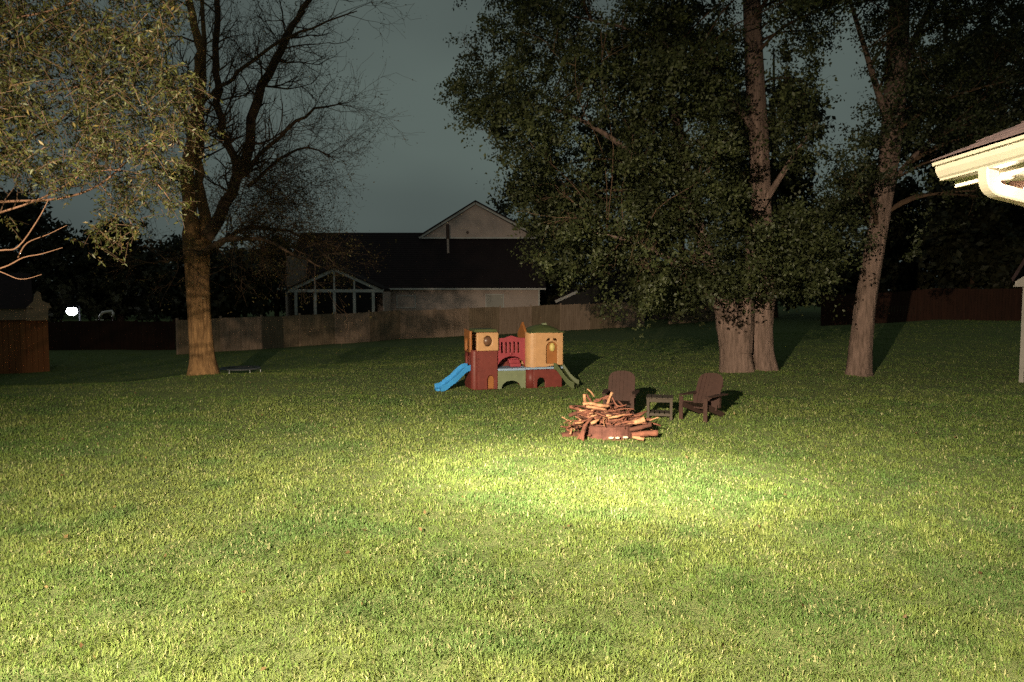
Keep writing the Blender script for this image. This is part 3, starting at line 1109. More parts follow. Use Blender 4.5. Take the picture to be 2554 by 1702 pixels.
def dense(pts, rad, k=3):
    """subdivide a polyline smoothly (Catmull-Rom)"""
    P_ = [Vector(p) for p in pts]
    out, ro = [], []
    n = len(P_)
    for i in range(n - 1):
        p0, p1, p2, p3 = P_[max(i - 1, 0)], P_[i], P_[i + 1], P_[min(i + 2, n - 1)]
        for j in range(k):
            t = j / k
            q = 0.5 * ((2 * p1) + (p2 - p0) * t + (2 * p0 - 5 * p1 + 4 * p2 - p3) * t * t + (3 * p1 - p0 - 3 * p2 + p3) * t ** 3)
            out.append(q)
            ro.append(rad[i] * (1 - t) + rad[i + 1] * t)
    out.append(P_[-1])
    ro.append(rad[-1])
    return out, ro


# ------------------------------------------------------------------ big bare-branched tree at left
def bare_tree():
    D = 20.7
    rg = random.Random(21)
    b0 = P(510, 942, D)
    base = Vector((b0.x, D, gz(b0.x, D) - 0.12))
    root = thing('bare_tree', 'tall tree with lit furrowed trunk and nearly bare upper branches', 'tree', base)

    def Q(x, y, dd=0.0):
        return P(x, y, D + dd) - base

    tr = MB()
    pts, rad = dense([Q(510, 950), Q(508, 925), Q(504, 880), Q(498, 780), Q(494, 700), Q(492, 640), Q(490, 600)],
                     [0.46, 0.39, 0.325, 0.285, 0.295, 0.335, 0.325], 6)
    flared_trunk(tr, pts, rad, 20, rg, 0.4)
    tr.build('trunk', M['bark_warm'], root, smooth=True)
    limbs = [
        ([(480, 625, 0), (474, 560, -0.1), (468, 470, -0.2), (474, 380, -0.3), (490, 310, -0.3), (495, 200, -0.4), (497, 130, -0.5), (484, 60, -0.5), (468, -10, -0.6), (450, -160, -0.8)],
         [0.27, 0.21, 0.18, 0.17, 0.15, 0.13, 0.12, 0.10, 0.09, 0.04]),
        ([(505, 620, 0.1), (515, 560, 0.3), (502, 480, 0.5), (494, 400, 0.6), (497, 300, 0.8), (510, 150, 1.0), (505, 0, 1.2), (515, -150, 1.4)],
         [0.22, 0.17, 0.14, 0.13, 0.12, 0.08, 0.05, 0.03]),
        ([(515, 600, 0), (560, 510, 0.2), (606, 415, 0.3), (640, 250, 0.5), (687, 156, 0.5), (728, 67, 0.6), (777, -5, 0.8), (850, -120, 1.0)],
         [0.20, 0.16, 0.15, 0.13, 0.115, 0.09, 0.07, 0.03]),
        ([(596, 430, 0.3), (570, 365, 0.2), (550, 300, 0.0), (542, 223, -0.2), (538, 111, -0.2), (543, 0, -0.3), (550, -140, -0.4)],
         [0.12, 0.105, 0.10, 0.095, 0.085, 0.075, 0.03]),
        ([(505, 255, -0.3), (540, 225, -0.6), (580, 196, -0.8), (634, 152, -1.0), (696, 107, -1.2), (777, 67, -1.3), (893, 27, -1.5)],
         [0.06, 0.055, 0.05, 0.045, 0.04, 0.03, 0.012]),
        ([(610, 440, 0.3), (650, 385, 0.0), (714, 321, -0.2), (786, 277, -0.3), (857, 250, -0.4)], [0.075, 0.06, 0.05, 0.035, 0.012]),
        ([(620, 470, 0.4), (690, 400, 0.9), (770, 370, 1.2), (830, 400, 1.4)], [0.06, 0.045, 0.03, 0.012]),
        ([(500, 640, -0.2), (560, 600, -0.9), (650, 600, -1.4), (740, 640, -1.9), (800, 660, -2.2)], [0.09, 0.07, 0.05, 0.03, 0.012]),
        ([(510, 640, 0.2), (590, 580, 0.8), (690, 570, 1.3), (780, 600, 1.6), (880, 640, 1.9)], [0.09, 0.07, 0.05, 0.03, 0.012]),
        ([(475, 640, -0.1), (440, 645, -0.5), (400, 655, -0.9), (355, 652, -1.2)], [0.05, 0.04, 0.03, 0.01]),
        ([(470, 470, -0.2), (430, 430, -0.5), (380, 420, -0.8), (320, 440, -1.0)], [0.05, 0.04, 0.025, 0.01]),
        ([(490, 330, -0.2), (455, 260, 0.3), (420, 180, 0.6), (400, 60, 0.8)], [0.06, 0.045, 0.03, 0.012]),
    ]
    tips = []
    tw = MB()
    for li, (lp, lr) in enumerate(limbs):
        pp, rr = dense([Q(*q) for q in lp], lr, 3)
        pp = [p + Vector((rg.gauss(0, 1), rg.gauss(0, 1), rg.gauss(0, 1))) * 0.03 for p in pp]
        mb = MB()
        mb.tube(pp, rr, 10 if lr[0] > 0.1 else 7, cap=True)
        lm = mb.build('limb', M['bark_warm'] if li < 2 else M['bark_dark'], root, smooth=True)
        n = len(pp)
        low = li in (7, 8, 9)
        count = {0: 20, 1: 16, 2: 36, 3: 24, 4: 26, 5: 26, 6: 26, 7: 18, 8: 26, 9: 6, 10: 8, 11: 8}[li]
        for k in range(count):
            t = rg.uniform(0.22 if li in (0, 1, 2) else 0.12, 1.0)
            i = min(n - 2, int(t * (n - 1)))
            p = pp[i]
            d = (pp[i + 1] - pp[i]).normalized()
            ax = d.orthogonal().normalized()
            ax.rotate(Matrix.Rotation(rg.uniform(0, 6.283), 3, d))
            nd = d * 0.55 + ax * 0.9 + Vector((0.12, -0.1, 0.0))
            twig(tw, p, nd, rg.uniform(0.7, 1.7), max(0.011, rr[i] * 0.28), 2, rg, tips, (3, 5), 0.42, -0.02 if low else 0.07, 4, 0.58)
    # fine twiggy tangle around the fork at mid height and the low right side
    for k in range(130):
        p = Q(rg.uniform(550, 740), rg.uniform(430, 600), rg.uniform(-1.0, 1.4))
        twig(tw, p, Vector((rg.uniform(-0.1, 1), rg.uniform(-0.6, 0.4), rg.uniform(-0.5, 0.5))), rg.uniform(0.6, 1.5), 0.013, 2, rg, tips, (3, 5), 0.5, 0.0, 4, 0.6)
    tag(tw.build('twigs', M['bark_dark'], root), kind='stuff')
    # sparse small young leaves / buds on the twigs
    T = np.array([list(p) for p, d, l in tips if l == 0])
    r2 = np.random.default_rng(5)
    idx = r2.integers(0, len(T), 9000)
    cen = T[idx] + r2.normal(0, 0.10, (9000, 3))
    cc = leafcol(9000, (0.11, 0.075, 0.03), (0.09, 0.09, 0.03), r2)
    lo = T[:, 2] < (P(500, 400, D).z - base.z)
    TL = T[lo]
    j = r2.integers(0, len(TL), 8000)
    cen2 = TL[j] + r2.normal(0, 0.13, (8000, 3))
    cc2 = leafcol(8000, (0.10, 0.064, 0.026), (0.075, 0.068, 0.024), r2)
    leaves('crown', np.concatenate([cen, cen2]), np.concatenate([r2.uniform(0.03, 0.07, 9000), r2.uniform(0.04, 0.08, 8000)]), M['leaf'], root,
           (0, 0, 0), np.concatenate([cc, cc2]), 0.5, 0.2, r2)


bare_tree()


# ------------------------------------------------------------------ polygons for crowns (photo outline gives the width and height, depth is real)
def in_poly(x, y, poly):
    n = len(poly)
    ins = np.zeros(len(x), bool)
    j = n - 1
    for i in range(n):
        xi, yi = poly[i]
        xj, yj = poly[j]
        c = ((yi > y) != (yj > y)) & (x < (xj - xi) * (y - yi) / (yj - yi + 1e-9) + xi)
        ins ^= c
        j = i
    return ins


def Pn(px, py, D):
    sp, cp = math.sin(PITCH), math.cos(PITCH)
    xc, yc = (px - CX) / FPX, (CY - py) / FPX
    dy = cp + yc * sp
    t = D / dy
    return np.stack([xc * t, D, CAMH + (-sp + yc * cp) * t], 1)


# ------------------------------------------------------------------ near leafy tree hanging in at the left
def near_tree():
    rg = random.Random(33)
    r2 = np.random.default_rng(33)
    base = Vector((-9.6, 8.6, gz(-9.6, 8.6) - 0.1))
    root = thing('leafy_tree', 'near tree hanging lit olive leaves over the top left corner', 'tree', base)
    tr = MB()
    pts, rad = dense([(0, 0, 0), (0.05, 0, 0.5), (0.1, 0, 1.6), (0.2, 0.1, 3.0), (0.3, 0.1, 4.6), (0.2, 0.2, 6.5), (0.3, 0.2, 9.0)], [0.34, 0.27, 0.23, 0.21, 0.17, 0.12, 0.04], 5)
    flared_trunk(tr, pts, rad, 16, rg, 0.35)
    tr.build('trunk', M['bark_grey'], root, smooth=True)
    D = 8.4
    br = [
        [(-380, 640, 0), (-160, 580, 0), (0, 531, 0), (112, 491, 0), (205, 431, -0.1), (290, 330, -0.2)],
        [(-380, 600, 0.3), (-160, 520, 0.3), (0, 504, 0.3), (147, 496, 0.2), (250, 460, 0.1), (348, 375, 0), (420, 330, 0)],
        [(-380, 700, -0.2), (-120, 640, -0.2), (0, 625, -0.2), (45, 616, -0.2), (94, 549, -0.3), (120, 500, -0.3)],
        [(-380, 720, 0.1), (-120, 690, 0.1), (0, 670, 0.1), (58, 643, 0.1), (103, 634, 0.1), (156, 618, 0.1)],
        [(-300, 640, -0.1), (-80, 655, -0.1), (0, 678, -0.1), (52, 697, -0.1), (104, 685, -0.1)],
        [(45, 643, 0.1), (67, 607, 0.05), (120, 585, 0), (167, 562, 0)],
        [(-380, 420, 0.5), (-150, 300, 0.5), (0, 262, 0.5), (120, 230, 0.5), (260, 200, 0.5), (400, 120, 0.5)],
        [(-380, 340, -0.4), (-150, 160, -0.4), (0, 60, -0.4), (150, 20, -0.4), (320, -60, -0.4)],
        [(-380, 500, 0.8), (-100, 420, 0.8), (110, 330, 0.8), (190, 260, 0.7), (300, 180, 0.6)],
        [(205, 431, 0), (300, 425, 0), (380, 450, 0), (425, 500, 0)],
        [(250, 460, 0.1), (300, 520, 0.1), (330, 560, 0.1)],
    ]
    rads = [0.026, 0.030, 0.02, 0.018, 0.014, 0.011, 0.03, 0.03, 0.026, 0.011, 0.009]
    tips = []
    tw = MB()
    for bp, r0 in zip(br, rads):
        lp = [P(x, y, D + dd) - base for x, y, dd in bp]
        if bp[0][0] <= -300:
            lp = [Vector((0.25, 0.1, max(2.0, lp[0].z - 0.7)))] + lp
        rr = [r0 * 0.78 * (1 - 0.75 * i / (len(lp) - 1)) for i in range(len(lp))]
        pp, rr = dense(lp, rr, 4)
        MB().tube(pp, rr, 8).build('branch', M['bark_pink'], root, smooth=True)
        if r0 > 0.024:
            for k in range(7):
                i = rg.randint(len(pp) // 2, len(pp) - 2)
                d = (pp[i + 1] - pp[i]).normalized()
                nd = d + Vector((rg.gauss(0, .6), rg.gauss(0, .6), rg.gauss(0.2, .5)))
                twig(tw, pp[i], nd, rg.uniform(0.4, 0.9), 0.007, 1, rg, tips, (2, 4), 0.4, 0.0, 4, 0.6)
    # leafy sprigs inside the crown outline
    poly = [(-500, -420), (330, -420), (420, -150), (445, -20), (425, 60), (395, 130), (465, 165), (488, 190), (470, 235), (440, 262), (436, 300), (482, 325), (440, 350),
            (452, 400), (420, 430), (385, 420), (345, 400), (320, 372), (265, 420), (210, 432), (150, 462), (95, 470), (40, 430), (-60, 470), (-500, 560)]
    sprigs = [(300, 470, 18), (345, 500, 16), (395, 485, 14), (430, 505, 10), (290, 530, 16), (330, 575, 14), (250, 590, 10), (242, 560, 8), (370, 440, 14), (410, 440, 14), (20, 540, 5),
              (480, 330, 10), (455, 300, 14), (310, 450, 18), (285, 505, 12), (240, 615, 7)]
    N = 7000
    px = r2.uniform(-480, 500, N * 3)
    py = r2.uniform(-420, 560, N * 3)
    ok = in_poly(px, py, poly)
    clump = vnoise(px + 900, py + 900, 8, 1 / 70.0)
    ok &= r2.random(N * 3) < np.clip(0.25 + 1.9 * (clump - 0.2), 0.10, 1)
    px, py = px[ok][:N], py[ok][:N]
    dep = D + r2.normal(0.1, 0.8, len(px))
    C0 = Pn(px, py, np.clip(dep, 6.6, 10.6))
    ex = []
    for x, y, k in sprigs:
        q = Pn(r2.normal(x, 14, k), r2.normal(y, 14, k), D + r2.normal(0, 0.15, k))
        ex.append(q)
    C0 = np.concatenate([C0] + ex)
    b = np.array(base)
    cen, size = [], []
    for c in C0:
        d = np.array([r2.normal(0.25, 0.7), r2.normal(0, 0.6), r2.normal(-0.35, 0.5)])
        d /= np.linalg.norm(d)
        Ls = r2.uniform(0.14, 0.34)
        a = c - b
        tw.tube([Vector(a), Vector(a + d * Ls * 0.5), Vector(a + d * Ls + np.array([0, 0, -0.02]))], [0.0035, 0.003, 0.002], 3, cap=False)
        k = r2.integers(9, 16)
        t = r2.uniform(0, 1.05, k)[:, None]
        cen.append(a + d * Ls * t + r2.normal(0, 0.012, (k, 3)))
        size.append(r2.uniform(0.035, 0.068, k))
    cen, size = np.concatenate(cen), np.concatenate(size)
    tag(tw.build('twigs', M['bark_dark'], root), kind='stuff')
    n = len(cen)
    cc = leafcol(n, (0.068, 0.068, 0.017), (0.048, 0.058, 0.016), r2, 0.35, (0.125, 0.09, 0.027), 0.09)
    leaves('crown', cen, size, M['leaf_near'], root, (0, 0, 0), cc, 0.34, 0.5, r2)


near_tree()


# ------------------------------------------------------------------ leafy crowns of the right-hand trees
def crown_tree(name, label, base, stems, poly, gaps, nclump, D, dsd, seed, lsize, bark, ca, cb, per=(60, 110), crad=(0.25, 0.6), limb_n=60, frond=0.0,
               trunk_fn=None, leafmat=None, dmin=14.0, dmax=40.0, group=None, nscale=150.0, front=()):
    rg = random.Random(seed)
    r2 = np.random.default_rng(seed)
    root = thing(name, label, 'tree', base, 0, group)
    b = np.array(base)
    axis = []
    for si, (lp, lr) in enumerate(stems):
        pp, rr = dense([Vector(q) - base for q in lp], lr, 7 if lr[0] > 0.15 else 3)
        mb = MB()
        if lr[0] > 0.15:
            flared_trunk(mb, pp, rr, 18, rg, 0.35 if lp[0][2] < base.z + 0.3 else 0.0)
        else:
            mb.tube(pp, rr, 8)
        mb.build('trunk' if si == 0 or lr[0] > 0.3 else 'limb', bark, root, smooth=True)
        axis += [(p, r) for p, r in zip(pp, rr)]
    xs, ys = [p[0] for p in poly], [p[1] for p in poly]
    N = nclump
    px = r2.uniform(min(xs), max(xs), N * 8)
    py = r2.uniform(min(ys), max(ys), N * 8)
    ok = in_poly(px, py, poly)
    for g in gaps:
        ok &= ~in_poly(px, py, g)
    cl = vnoise(px + 3000, py + 3000, seed, 1 / nscale)
    ok &= r2.random(N * 8) < np.clip(0.16 + 2.6 * (cl - 0.24), 0.06, 1)
    px, py = px[ok][:N], py[ok][:N]
    dep = np.clip(D + r2.normal(0, dsd, len(px)), dmin, dmax)
    for g, gd in front:                        # keep clumps out from in front of the bare trunk
        hit = in_poly(px, py, g) & (dep < gd)
        px, py, dep = px[~hit], py[~hit], dep[~hit]
    C0 = Pn(px, py, dep) - b
    cen, size, colr, outv = [], [], [], []
    for c in C0:
        k = int(r2.integers(*per))
        rad = r2.uniform(*crad)
        ax = r2.normal(0, 1, 3) * np.array([1, 1, 0.45]) + np.array([0, 0, -0.35])
        ax /= np.linalg.norm(ax)
        t_ = r2.uniform(-1.0, 1.0, (k, 1))
        off = r2.normal(0, 0.26, (k, 3)) * rad * (1.15 - 0.6 * np.abs(t_)) + ax * t_ * rad * 1.35
        off[:, 2] -= 0.25 * rad * t_[:, 0] ** 2
        cen.append(c + off)
        outv.append(off / rad + np.array([0, 0, 0.35]))
        size.append(r2.uniform(*lsize, k))
        tone = r2.uniform(0.6, 1.35)
        colr.append(leafcol(k, ca, cb, r2, 0.18) * tone)
    cen, size, colr, outv = np.concatenate(cen), np.concatenate(size), np.concatenate(colr), np.concatenate(outv)
    # limbs reach from the stems out to clumps
    br = MB()
    pick = r2.permutation(len(C0))[:limb_n]
    tips = []
    for i in pick:
        e = Vector(C0[i])
        cand = [(p, r) for p, r in axis if p.z < e.z + 0.5 and r > 0.02]
        if not cand:
            cand = axis
        p, r = min(cand, key=lambda q: (q[0] - e).length + 1.2 * max(0, q[0].z - e.z + 0.6))
        L = (e - p).length
        m1 = p.lerp(e, 0.35) + Vector((rg.gauss(0, .05), rg.gauss(0, .05), 0.10)) * L
        m2 = p.lerp(e, 0.72) + Vector((rg.gauss(0, .05), rg.gauss(0, .05), 0.06)) * L
        r0 = min(r * 0.45, 0.02 + 0.012 * L)
        pp, rr = dense([p, m1, m2, e], [r0, r0 * 0.7, r0 * 0.45, 0.008], 3)
        br.tube(pp, rr, 5, cap=False)
        for k in range(3):
            q = pp[rg.randint(len(pp) // 2, len(pp) - 2)]
            twig(br, q, (e - p).normalized() + Vector((rg.gauss(0, .6), rg.gauss(0, .6), rg.gauss(0, .5))), rg.uniform(0.4, 1.0), 0.012, 1, rg, tips, (2, 3), 0.4, 0.0, 4, 0.6)
    tag(br.build('branches', M['bark_dark'], root), kind='stuff')
    leaves('crown', cen, size, leafmat or M['leaf'], root, (0, 0, 0), colr, 0.6, 0.35, r2, outv)
    return root


def right_trees():
    D = 21.2
    b = P(1855, 938, D)
    base = Vector((b.x, D, gz(b.x, D) - 0.1))
    lobes = [
        ([P(1838, 950, D), P(1838, 930, D), P(1835, 880, D), P(1828, 820, D), P(1815, 770, D + 0.1), P(1790, 700, D + 0.3), P(1740, 560, D + 0.7), P(1700, 380, D + 1), P(1660, 150, D + 1.4), P(1640, -100, D + 1.8)],
         [0.56, 0.45, 0.42, 0.42, 0.34, 0.24, 0.17, 0.13, 0.09, 0.04]),
        ([P(1912, 945, D + 0.25), P(1908, 925, D + 0.25), P(1900, 870, D + 0.25), P(1900, 800, D + 0.25), P(1908, 720, D + 0.25), P(1905, 600, D + 0.2), P(1895, 400, D + 0.1), P(1882, 200, D), P(1875, 0, D), P(1868, -250, D), P(1860, -520, D)],
         [0.46, 0.36, 0.30, 0.30, 0.30, 0.28, 0.26, 0.25, 0.23, 0.17, 0.05]),
        ([P(1850, 880, D - 0.15), P(1856, 820, D - 0.1), P(1862, 760, D - 0.1), P(1872, 680, D - 0.1), P(1880, 560, D - 0.2), P(1960, 420, D - 0.5), P(2040, 300, D - 0.9)],
         [0.30, 0.26, 0.20, 0.15, 0.12, 0.08, 0.03]),
        ([P(1818, 800, D - 0.1), P(1795, 775, D - 0.3), P(1770, 735, D - 0.7), P(1700, 670, D - 1.6), P(1600, 610, D - 2.4), P(1480, 580, D - 3.0)], [0.14, 0.12, 0.10, 0.08, 0.055, 0.02]),
        ([P(1735, 520, D + 0.7), P(1600, 400, D + 0.3), P(1450, 300, D - 0.2), P(1320, 260, D - 0.5), P(1230, 290, D - 0.6)], [0.11, 0.09, 0.065, 0.04, 0.015]),
        ([P(1885, 330, D), P(1780, 200, D - 0.8), P(1620, 90, D - 1.5), P(1420, 40, D - 2.0)], [0.11, 0.08, 0.05, 0.02]),
    ]
    poly = [(1210, -700), (1150, -60), (1172, 20), (1205, 55), (1150, 90), (1158, 150), (1132, 200), (1150, 260), (1175, 310), (1215, 300), (1235, 350), (1250, 395), (1290, 420), (1265, 470),
            (1290, 520), (1330, 600), (1345, 660), (1370, 720), (1440, 745), (1540, 765), (1600, 770), (1640, 780), (1700, 760), (1730, 790), (1790, 720), (1960, 735), (2060, 720), (2100, 640),
            (2090, 520), (2060, 420), (2040, 330), (2030, 180), (2060, 90), (2100, 20), (2120, -700)]
    gaps = [[(2030, 130), (2090, 85), (2150, 100), (2170, 200), (2160, 310), (2090, 290), (2045, 200)],
            [(1660, 220), (1735, 230), (1750, 360), (1700, 380), (1670, 300)],
            [(1860, 0), (1900, 0), (1912, 300), (1925, 420), (1865, 420)],
            [(1170, 345), (1230, 350), (1240, 395), (1180, 400)]]
    crown_tree('cottonwood_tree', 'huge dark leafy tree with twin fused trunks behind the chairs', base, lobes, poly, gaps, 3700, 20.9, 2.4, 101, (0.06, 0.115), M['bark_grey'],
               (0.031, 0.040, 0.014), (0.048, 0.053, 0.018), (62, 105), (0.25, 0.62), 130, dmin=15.5, dmax=27,
               front=[([(1835, -200), (1930, -200), (1935, 300), (1960, 560), (1850, 560), (1845, 300)], 21.6)])
    # the leaning single trunk further right
    b = P(2143, 936, 21.0)
    base = Vector((b.x, 21.0, gz(b.x, 21.0) - 0.1))
    D = 21.0
    st = [([P(2142, 946, D), P(2143, 925, D), P(2148, 860, D), P(2160, 760, D), P(2178, 650, D), P(2195, 540, D + 0.1), P(2212, 420, D + 0.2), P(2228, 280, D + 0.3), P(2240, 100, D + 0.4), P(2248, -80, D + 0.5), P(2262, -350, D + 0.7)],
           [0.43, 0.34, 0.30, 0.275, 0.26, 0.25, 0.26, 0.29, 0.27, 0.22, 0.06]),
          ([P(2225, 330, D + 0.3), P(2190, 230, D), P(2160, 130, D - 0.3), P(2120, 0, D - 0.6), P(2080, -160, D - 0.8)], [0.12, 0.09, 0.07, 0.05, 0.02]),
          ([P(2235, 200, D + 0.4), P(2300, 60, D + 0.8), P(2380, -100, D + 1.2)], [0.14, 0.09, 0.03]),
          ([P(2205, 480, D + 0.2), P(2290, 380, D + 0.4), P(2400, 300, D + 0.6), P(2520, 270, D + 0.9)], [0.09, 0.07, 0.05, 0.02])]
    poly = [(2085, -700), (2130, 0), (2180, 120), (2180, 290), (2110, 310), (2060, 380), (2070, 480), (2090, 600), (2140, 640), (2175, 700), (2240, 700), (2290, 640), (2340, 580), (2420, 520), (2560, 430), (2700, 400),
            (2900, 100), (2900, -700)]
    gaps = [[(2160, 440), (2200, 430), (2215, 700), (2150, 700)], [(2030, 130), (2090, 85), (2150, 100), (2170, 200), (2160, 310), (2090, 290), (2045, 200)]]
    crown_tree('leaning_tree', 'slender leaning trunk with dark crown at right of the twin trunks', base, st, poly, gaps, 1900, 21.0, 2.0, 202, (0.06, 0.115), M['bark_grey'],
               (0.025, 0.033, 0.013), (0.038, 0.042, 0.015), (58, 98), (0.25, 0.6), 80, dmin=17, dmax=27,
               front=[([(2130, 600), (2230, 600), (2210, 760), (2120, 760)], 21.8)])


right_trees()


# ------------------------------------------------------------------ dark background trees
def background_trees():
    spec = [
        # px centre, top y, half width px, base y, D, seed, label
        (1335, 385, 115, 780, 82, 1, 'black tree rising directly behind the right slope of the pale gable'),
        (60, 500, 150, 800, 53, 2, 'black tree mass behind the red brown shed roof'),
        (300, 560, 130, 800, 55, 3, 'black bushy tree behind the arched frame at left'),
        (590, 640, 110, 800, 52, 4, 'dim brown shrubby tree behind the fence right of the bare trunk'),
        (1490, 260, 150, 800, 72, 5, 'dark tree behind the far house right of the gabled roof'),
        (1700, -40, 190, 800, 60, 6, 'dark background tree hidden behind the huge twin trunk crown'),
        (1930, 120, 130, 800, 56, 7, 'dark background tree between the twin trunks and the leaning trunk'),
        (2360, 0, 170, 800, 52, 8, 'tall black tree above the stained fence right of the leaning trunk'),
        (470, 600, 100, 800, 66, 10, 'dark low tree beyond the fence directly behind the bare trunk'),
        (690, 600, 90, 800, 84, 11, 'dim tree beyond the left end of the gabled house'),
        (2180, 420, 130, 800, 50, 12, 'dark bushy tree behind the lower part of the leaning trunk'),
        (2430, 380, 140, 800, 46, 13, 'dark bushy tree over the stained fence below the cream eave'),
        (2560, -60, 190, 800, 48, 9, 'tall black tree behind the cream eave at the right edge'),
    ]
    for (cx, ty, hw, by, D, sd, lab) in spec:
        bp = P(cx, by, D)
        base = Vector((bp.x, D, gz(bp.x, D)))
        tp = P(cx, ty, D)
        hm = hw / FPX * D
        st = [([base.copy(), base.lerp(tp, 0.5), tp], [0.28, 0.2, 0.05])]
        poly = []
        rg = random.Random(sd)
        for k in range(22):
            a = 2 * math.pi * k / 22
            rr = rg.uniform(0.82, 1.1)
            hh = (by - 10 - ty) / 2
            poly.append((cx + math.cos(a) * hw * rr * (1.0 + 0.15 * math.sin(a)), (ty + by - 10) / 2 + math.sin(a) * hh * rr))
        crown_tree('background_tree', lab, base, st, poly, [], 300, D, hm * 0.45, 300 + sd, (0.32, 0.58), M['bark_dark'], (0.030, 0.030, 0.014), (0.045, 0.042, 0.018), (30, 46), (0.5, 1.2), 14,
                   dmin=D - hm, dmax=D + hm, group='dark trees beyond the yard', nscale=60.0)


background_trees()


def far_woods():
    r2 = np.random.default_rng(909)
    n = 26000
    px = r2.uniform(-900, 3500, n)
    top = 690 - 45 * vnoise(px + 2000, px * 0, 91, 1 / 60.0) - 30 * vnoise(px + 2000, px * 0, 92, 1 / 170.0)
    py = top + (770 - top) * r2.random(n) ** 0.8
    D = r2.uniform(96, 112, n)
    cen = Pn(px, py, D)
    cc = leafcol(n, (0.028, 0.028, 0.014), (0.040, 0.038, 0.017), r2)
    o = leaves('woods', cen, r2.uniform(0.6, 1.2, n), M['leaf'], None, (0, 0, 0), cc, 0.7, 0.3, r2)
    tag(o, 'dark far-off woods along the horizon behind the fences', 'woods', kind='stuff')


far_woods()


# ================================================================== THINGS IN THE YARD
# ------------------------------------------------------------------ plastic climber
def playset():
    D = 18.4
    c = P(1290, 966, D)
    root = thing('play_climber', 'plastic toddler climber with tan towers, blue slide and green slide', 'play set', (c.x, D, gz(c.x, D) - 0.01), R(17))
    B = lambda mb, n, m, par=root, bev=0.02, sg=3: mb.build(n, M[m], par, bevel=bev, seg=sg)
    T = Matrix.Translation
    # local x: left tower -1.12..-0.48, bridge -0.48..0.22, right tower 0.22..1.02 ; front at y = -0.35
    # --- left tower base: front panel with door arch, side panel with slide opening
    xl0, xl1, yf, yb = -1.265, -0.605, -0.36, 0.32
    fp = MB().prism([(xl0 + 0.1, 0), (xl1, 0), (xl1, 0.95), (xl0 + 0.1, 0.95)], 0.06, [arch_pts(-0.86, -0.70, 0.02, 0.34, 8)], T((0, yf, 0)))
    lt = B(fp, 'tower_base', 'toy_red')
    B(MB().prism([(xl1 - 0.26, 0.0), (xl1, 0.0), (xl1, 0.40), (xl1 - 0.26, 0.40)], 0.03, [], T((-0.02, yf + 0.10, 0))), 'door_recess', 'toy_orange', lt, 0.0)
    # rounded corner column with hand holds
    B(MB().lathe([(0.0, 0.0), (0.10, 0.0), (0.105, 0.03), (0.10, 0.93), (0.09, 0.96), (0.0, 0.96)], 20, (xl0 + 0.1, yf + 0.09, 0)), 'corner_column', 'toy_red', lt, 0.0).data.shade_smooth()
    for z in (0.46, 0.56, 0.66, 0.75, 0.83, 0.90):
        B(MB().box((xl0 + 0.155, yf - 0.005, z), (0.055, 0.03, 0.035)), 'hand_hold', 'toy_red', lt, 0.008, 2)
    side = MB().prism([(-yb, 0), (-yf - 0.12, 0), (-yf - 0.12, 0.95), (-yb, 0.95)], 0.06, [arch_pts(-yb + 0.1, -yf - 0.2, 0.5, 0.9, 8)], T((xl0, 0, 0)) @ Matrix.Rotation(R(-90), 4, 'Z'))
    B(side, 'side_panel', 'toy_red', lt)
    B(MB().box((-0.935, yb, 0.48), (0.62, 0.06, 0.95)), 'back_panel', 'toy_red', lt)
    B(MB().box((-0.945, -0.02, 0.49), (0.58, 0.60, 0.05)), 'platform', 'toy_lilac', lt)
    # --- left tower top: tan box with round window and side flap
    top = MB().prism([(xl0 + 0.12, 0.94), (xl1 + 0.01, 0.94), (xl1 + 0.01, 1.39), (xl0 + 0.12, 1.39)], 0.07, [ellipse(-0.865, 1.18, 0.10, 0.125)], T((0, yf - 0.05, 0)))
    tt = B(top, 'tower_top', 'toy_tan', root, 0.03)
    B(MB().lathe([(0.10, 0.0), (0.105, 0.02), (0.085, 0.03), (0.06, 0.045), (0.0, 0.05)], 20, (-0.865, yf - 0.0, 1.18), Matrix.Rotation(R(90), 3, 'X')), 'bubble_window', 'toy_smoke', tt, 0.0).data.shade_smooth()
    s2 = MB().prism([(-yb, 0.90), (-yf - 0.10, 0.90), (-yf - 0.10, 1.42), (-yb, 1.46)], 0.07, [arch_pts(-yb + 0.14, -yf - 0.24, 0.93, 1.26, 8)], T((xl0 - 0.02, 0, 0)) @ Matrix.Rotation(R(-90), 4, 'Z'))
    B(s2, 'side_wall', 'toy_orange', tt, 0.025)
    B(MB().box((-0.935, yb, 1.15), (0.64, 0.06, 0.46)), 'back_wall', 'toy_tan', tt, 0.02)
    B(MB().box((-0.895, -0.03, 1.43), (0.60, 0.66, 0.07), None, 0.88), 'roof', 'toy_green', tt, 0.02)
    # --- bridge: slotted panel with arch, blue floor edge, sage crawl panel
    x0, x1 = -0.605, 0.135
    slots = [[(x - 0.022, 0.87), (x + 0.022, 0.87), (x + 0.022, 1.14), (x - 0.022, 1.14)] for x in (-0.475, -0.37, -0.265, -0.16, -0.055)]
    arch = [(x0, 0.50)] + arch_pts(x0 + 0.02, x1 - 0.02, 0.501, 0.79, 14) + [(x1, 0.50), (x1, 1.24), (-0.045, 1.24), (-0.235, 1.30), (-0.425, 1.24), (x0, 1.24)]
    bp = B(MB().prism(arch, 0.06, slots, T((0, yf + 0.08, 0))), 'bridge_panel', 'toy_rose', root, 0.012, 2)
    B(MB().lathe([(0.0, 0.05), (0.03, 0.045), (0.04, 0.02), (0.04, 0.0)], 14, (-0.265, yf + 0.075, 0.85), Matrix.Rotation(R(90), 3, 'X')), 'knob', 'toy_rose', bp, 0).data.shade_smooth()
    B(MB().box(((x0 + x1) / 2, -0.02, 0.47), (x1 - x0 - 0.01, 0.66, 0.06)), 'bridge_floor', 'toy_lilac')
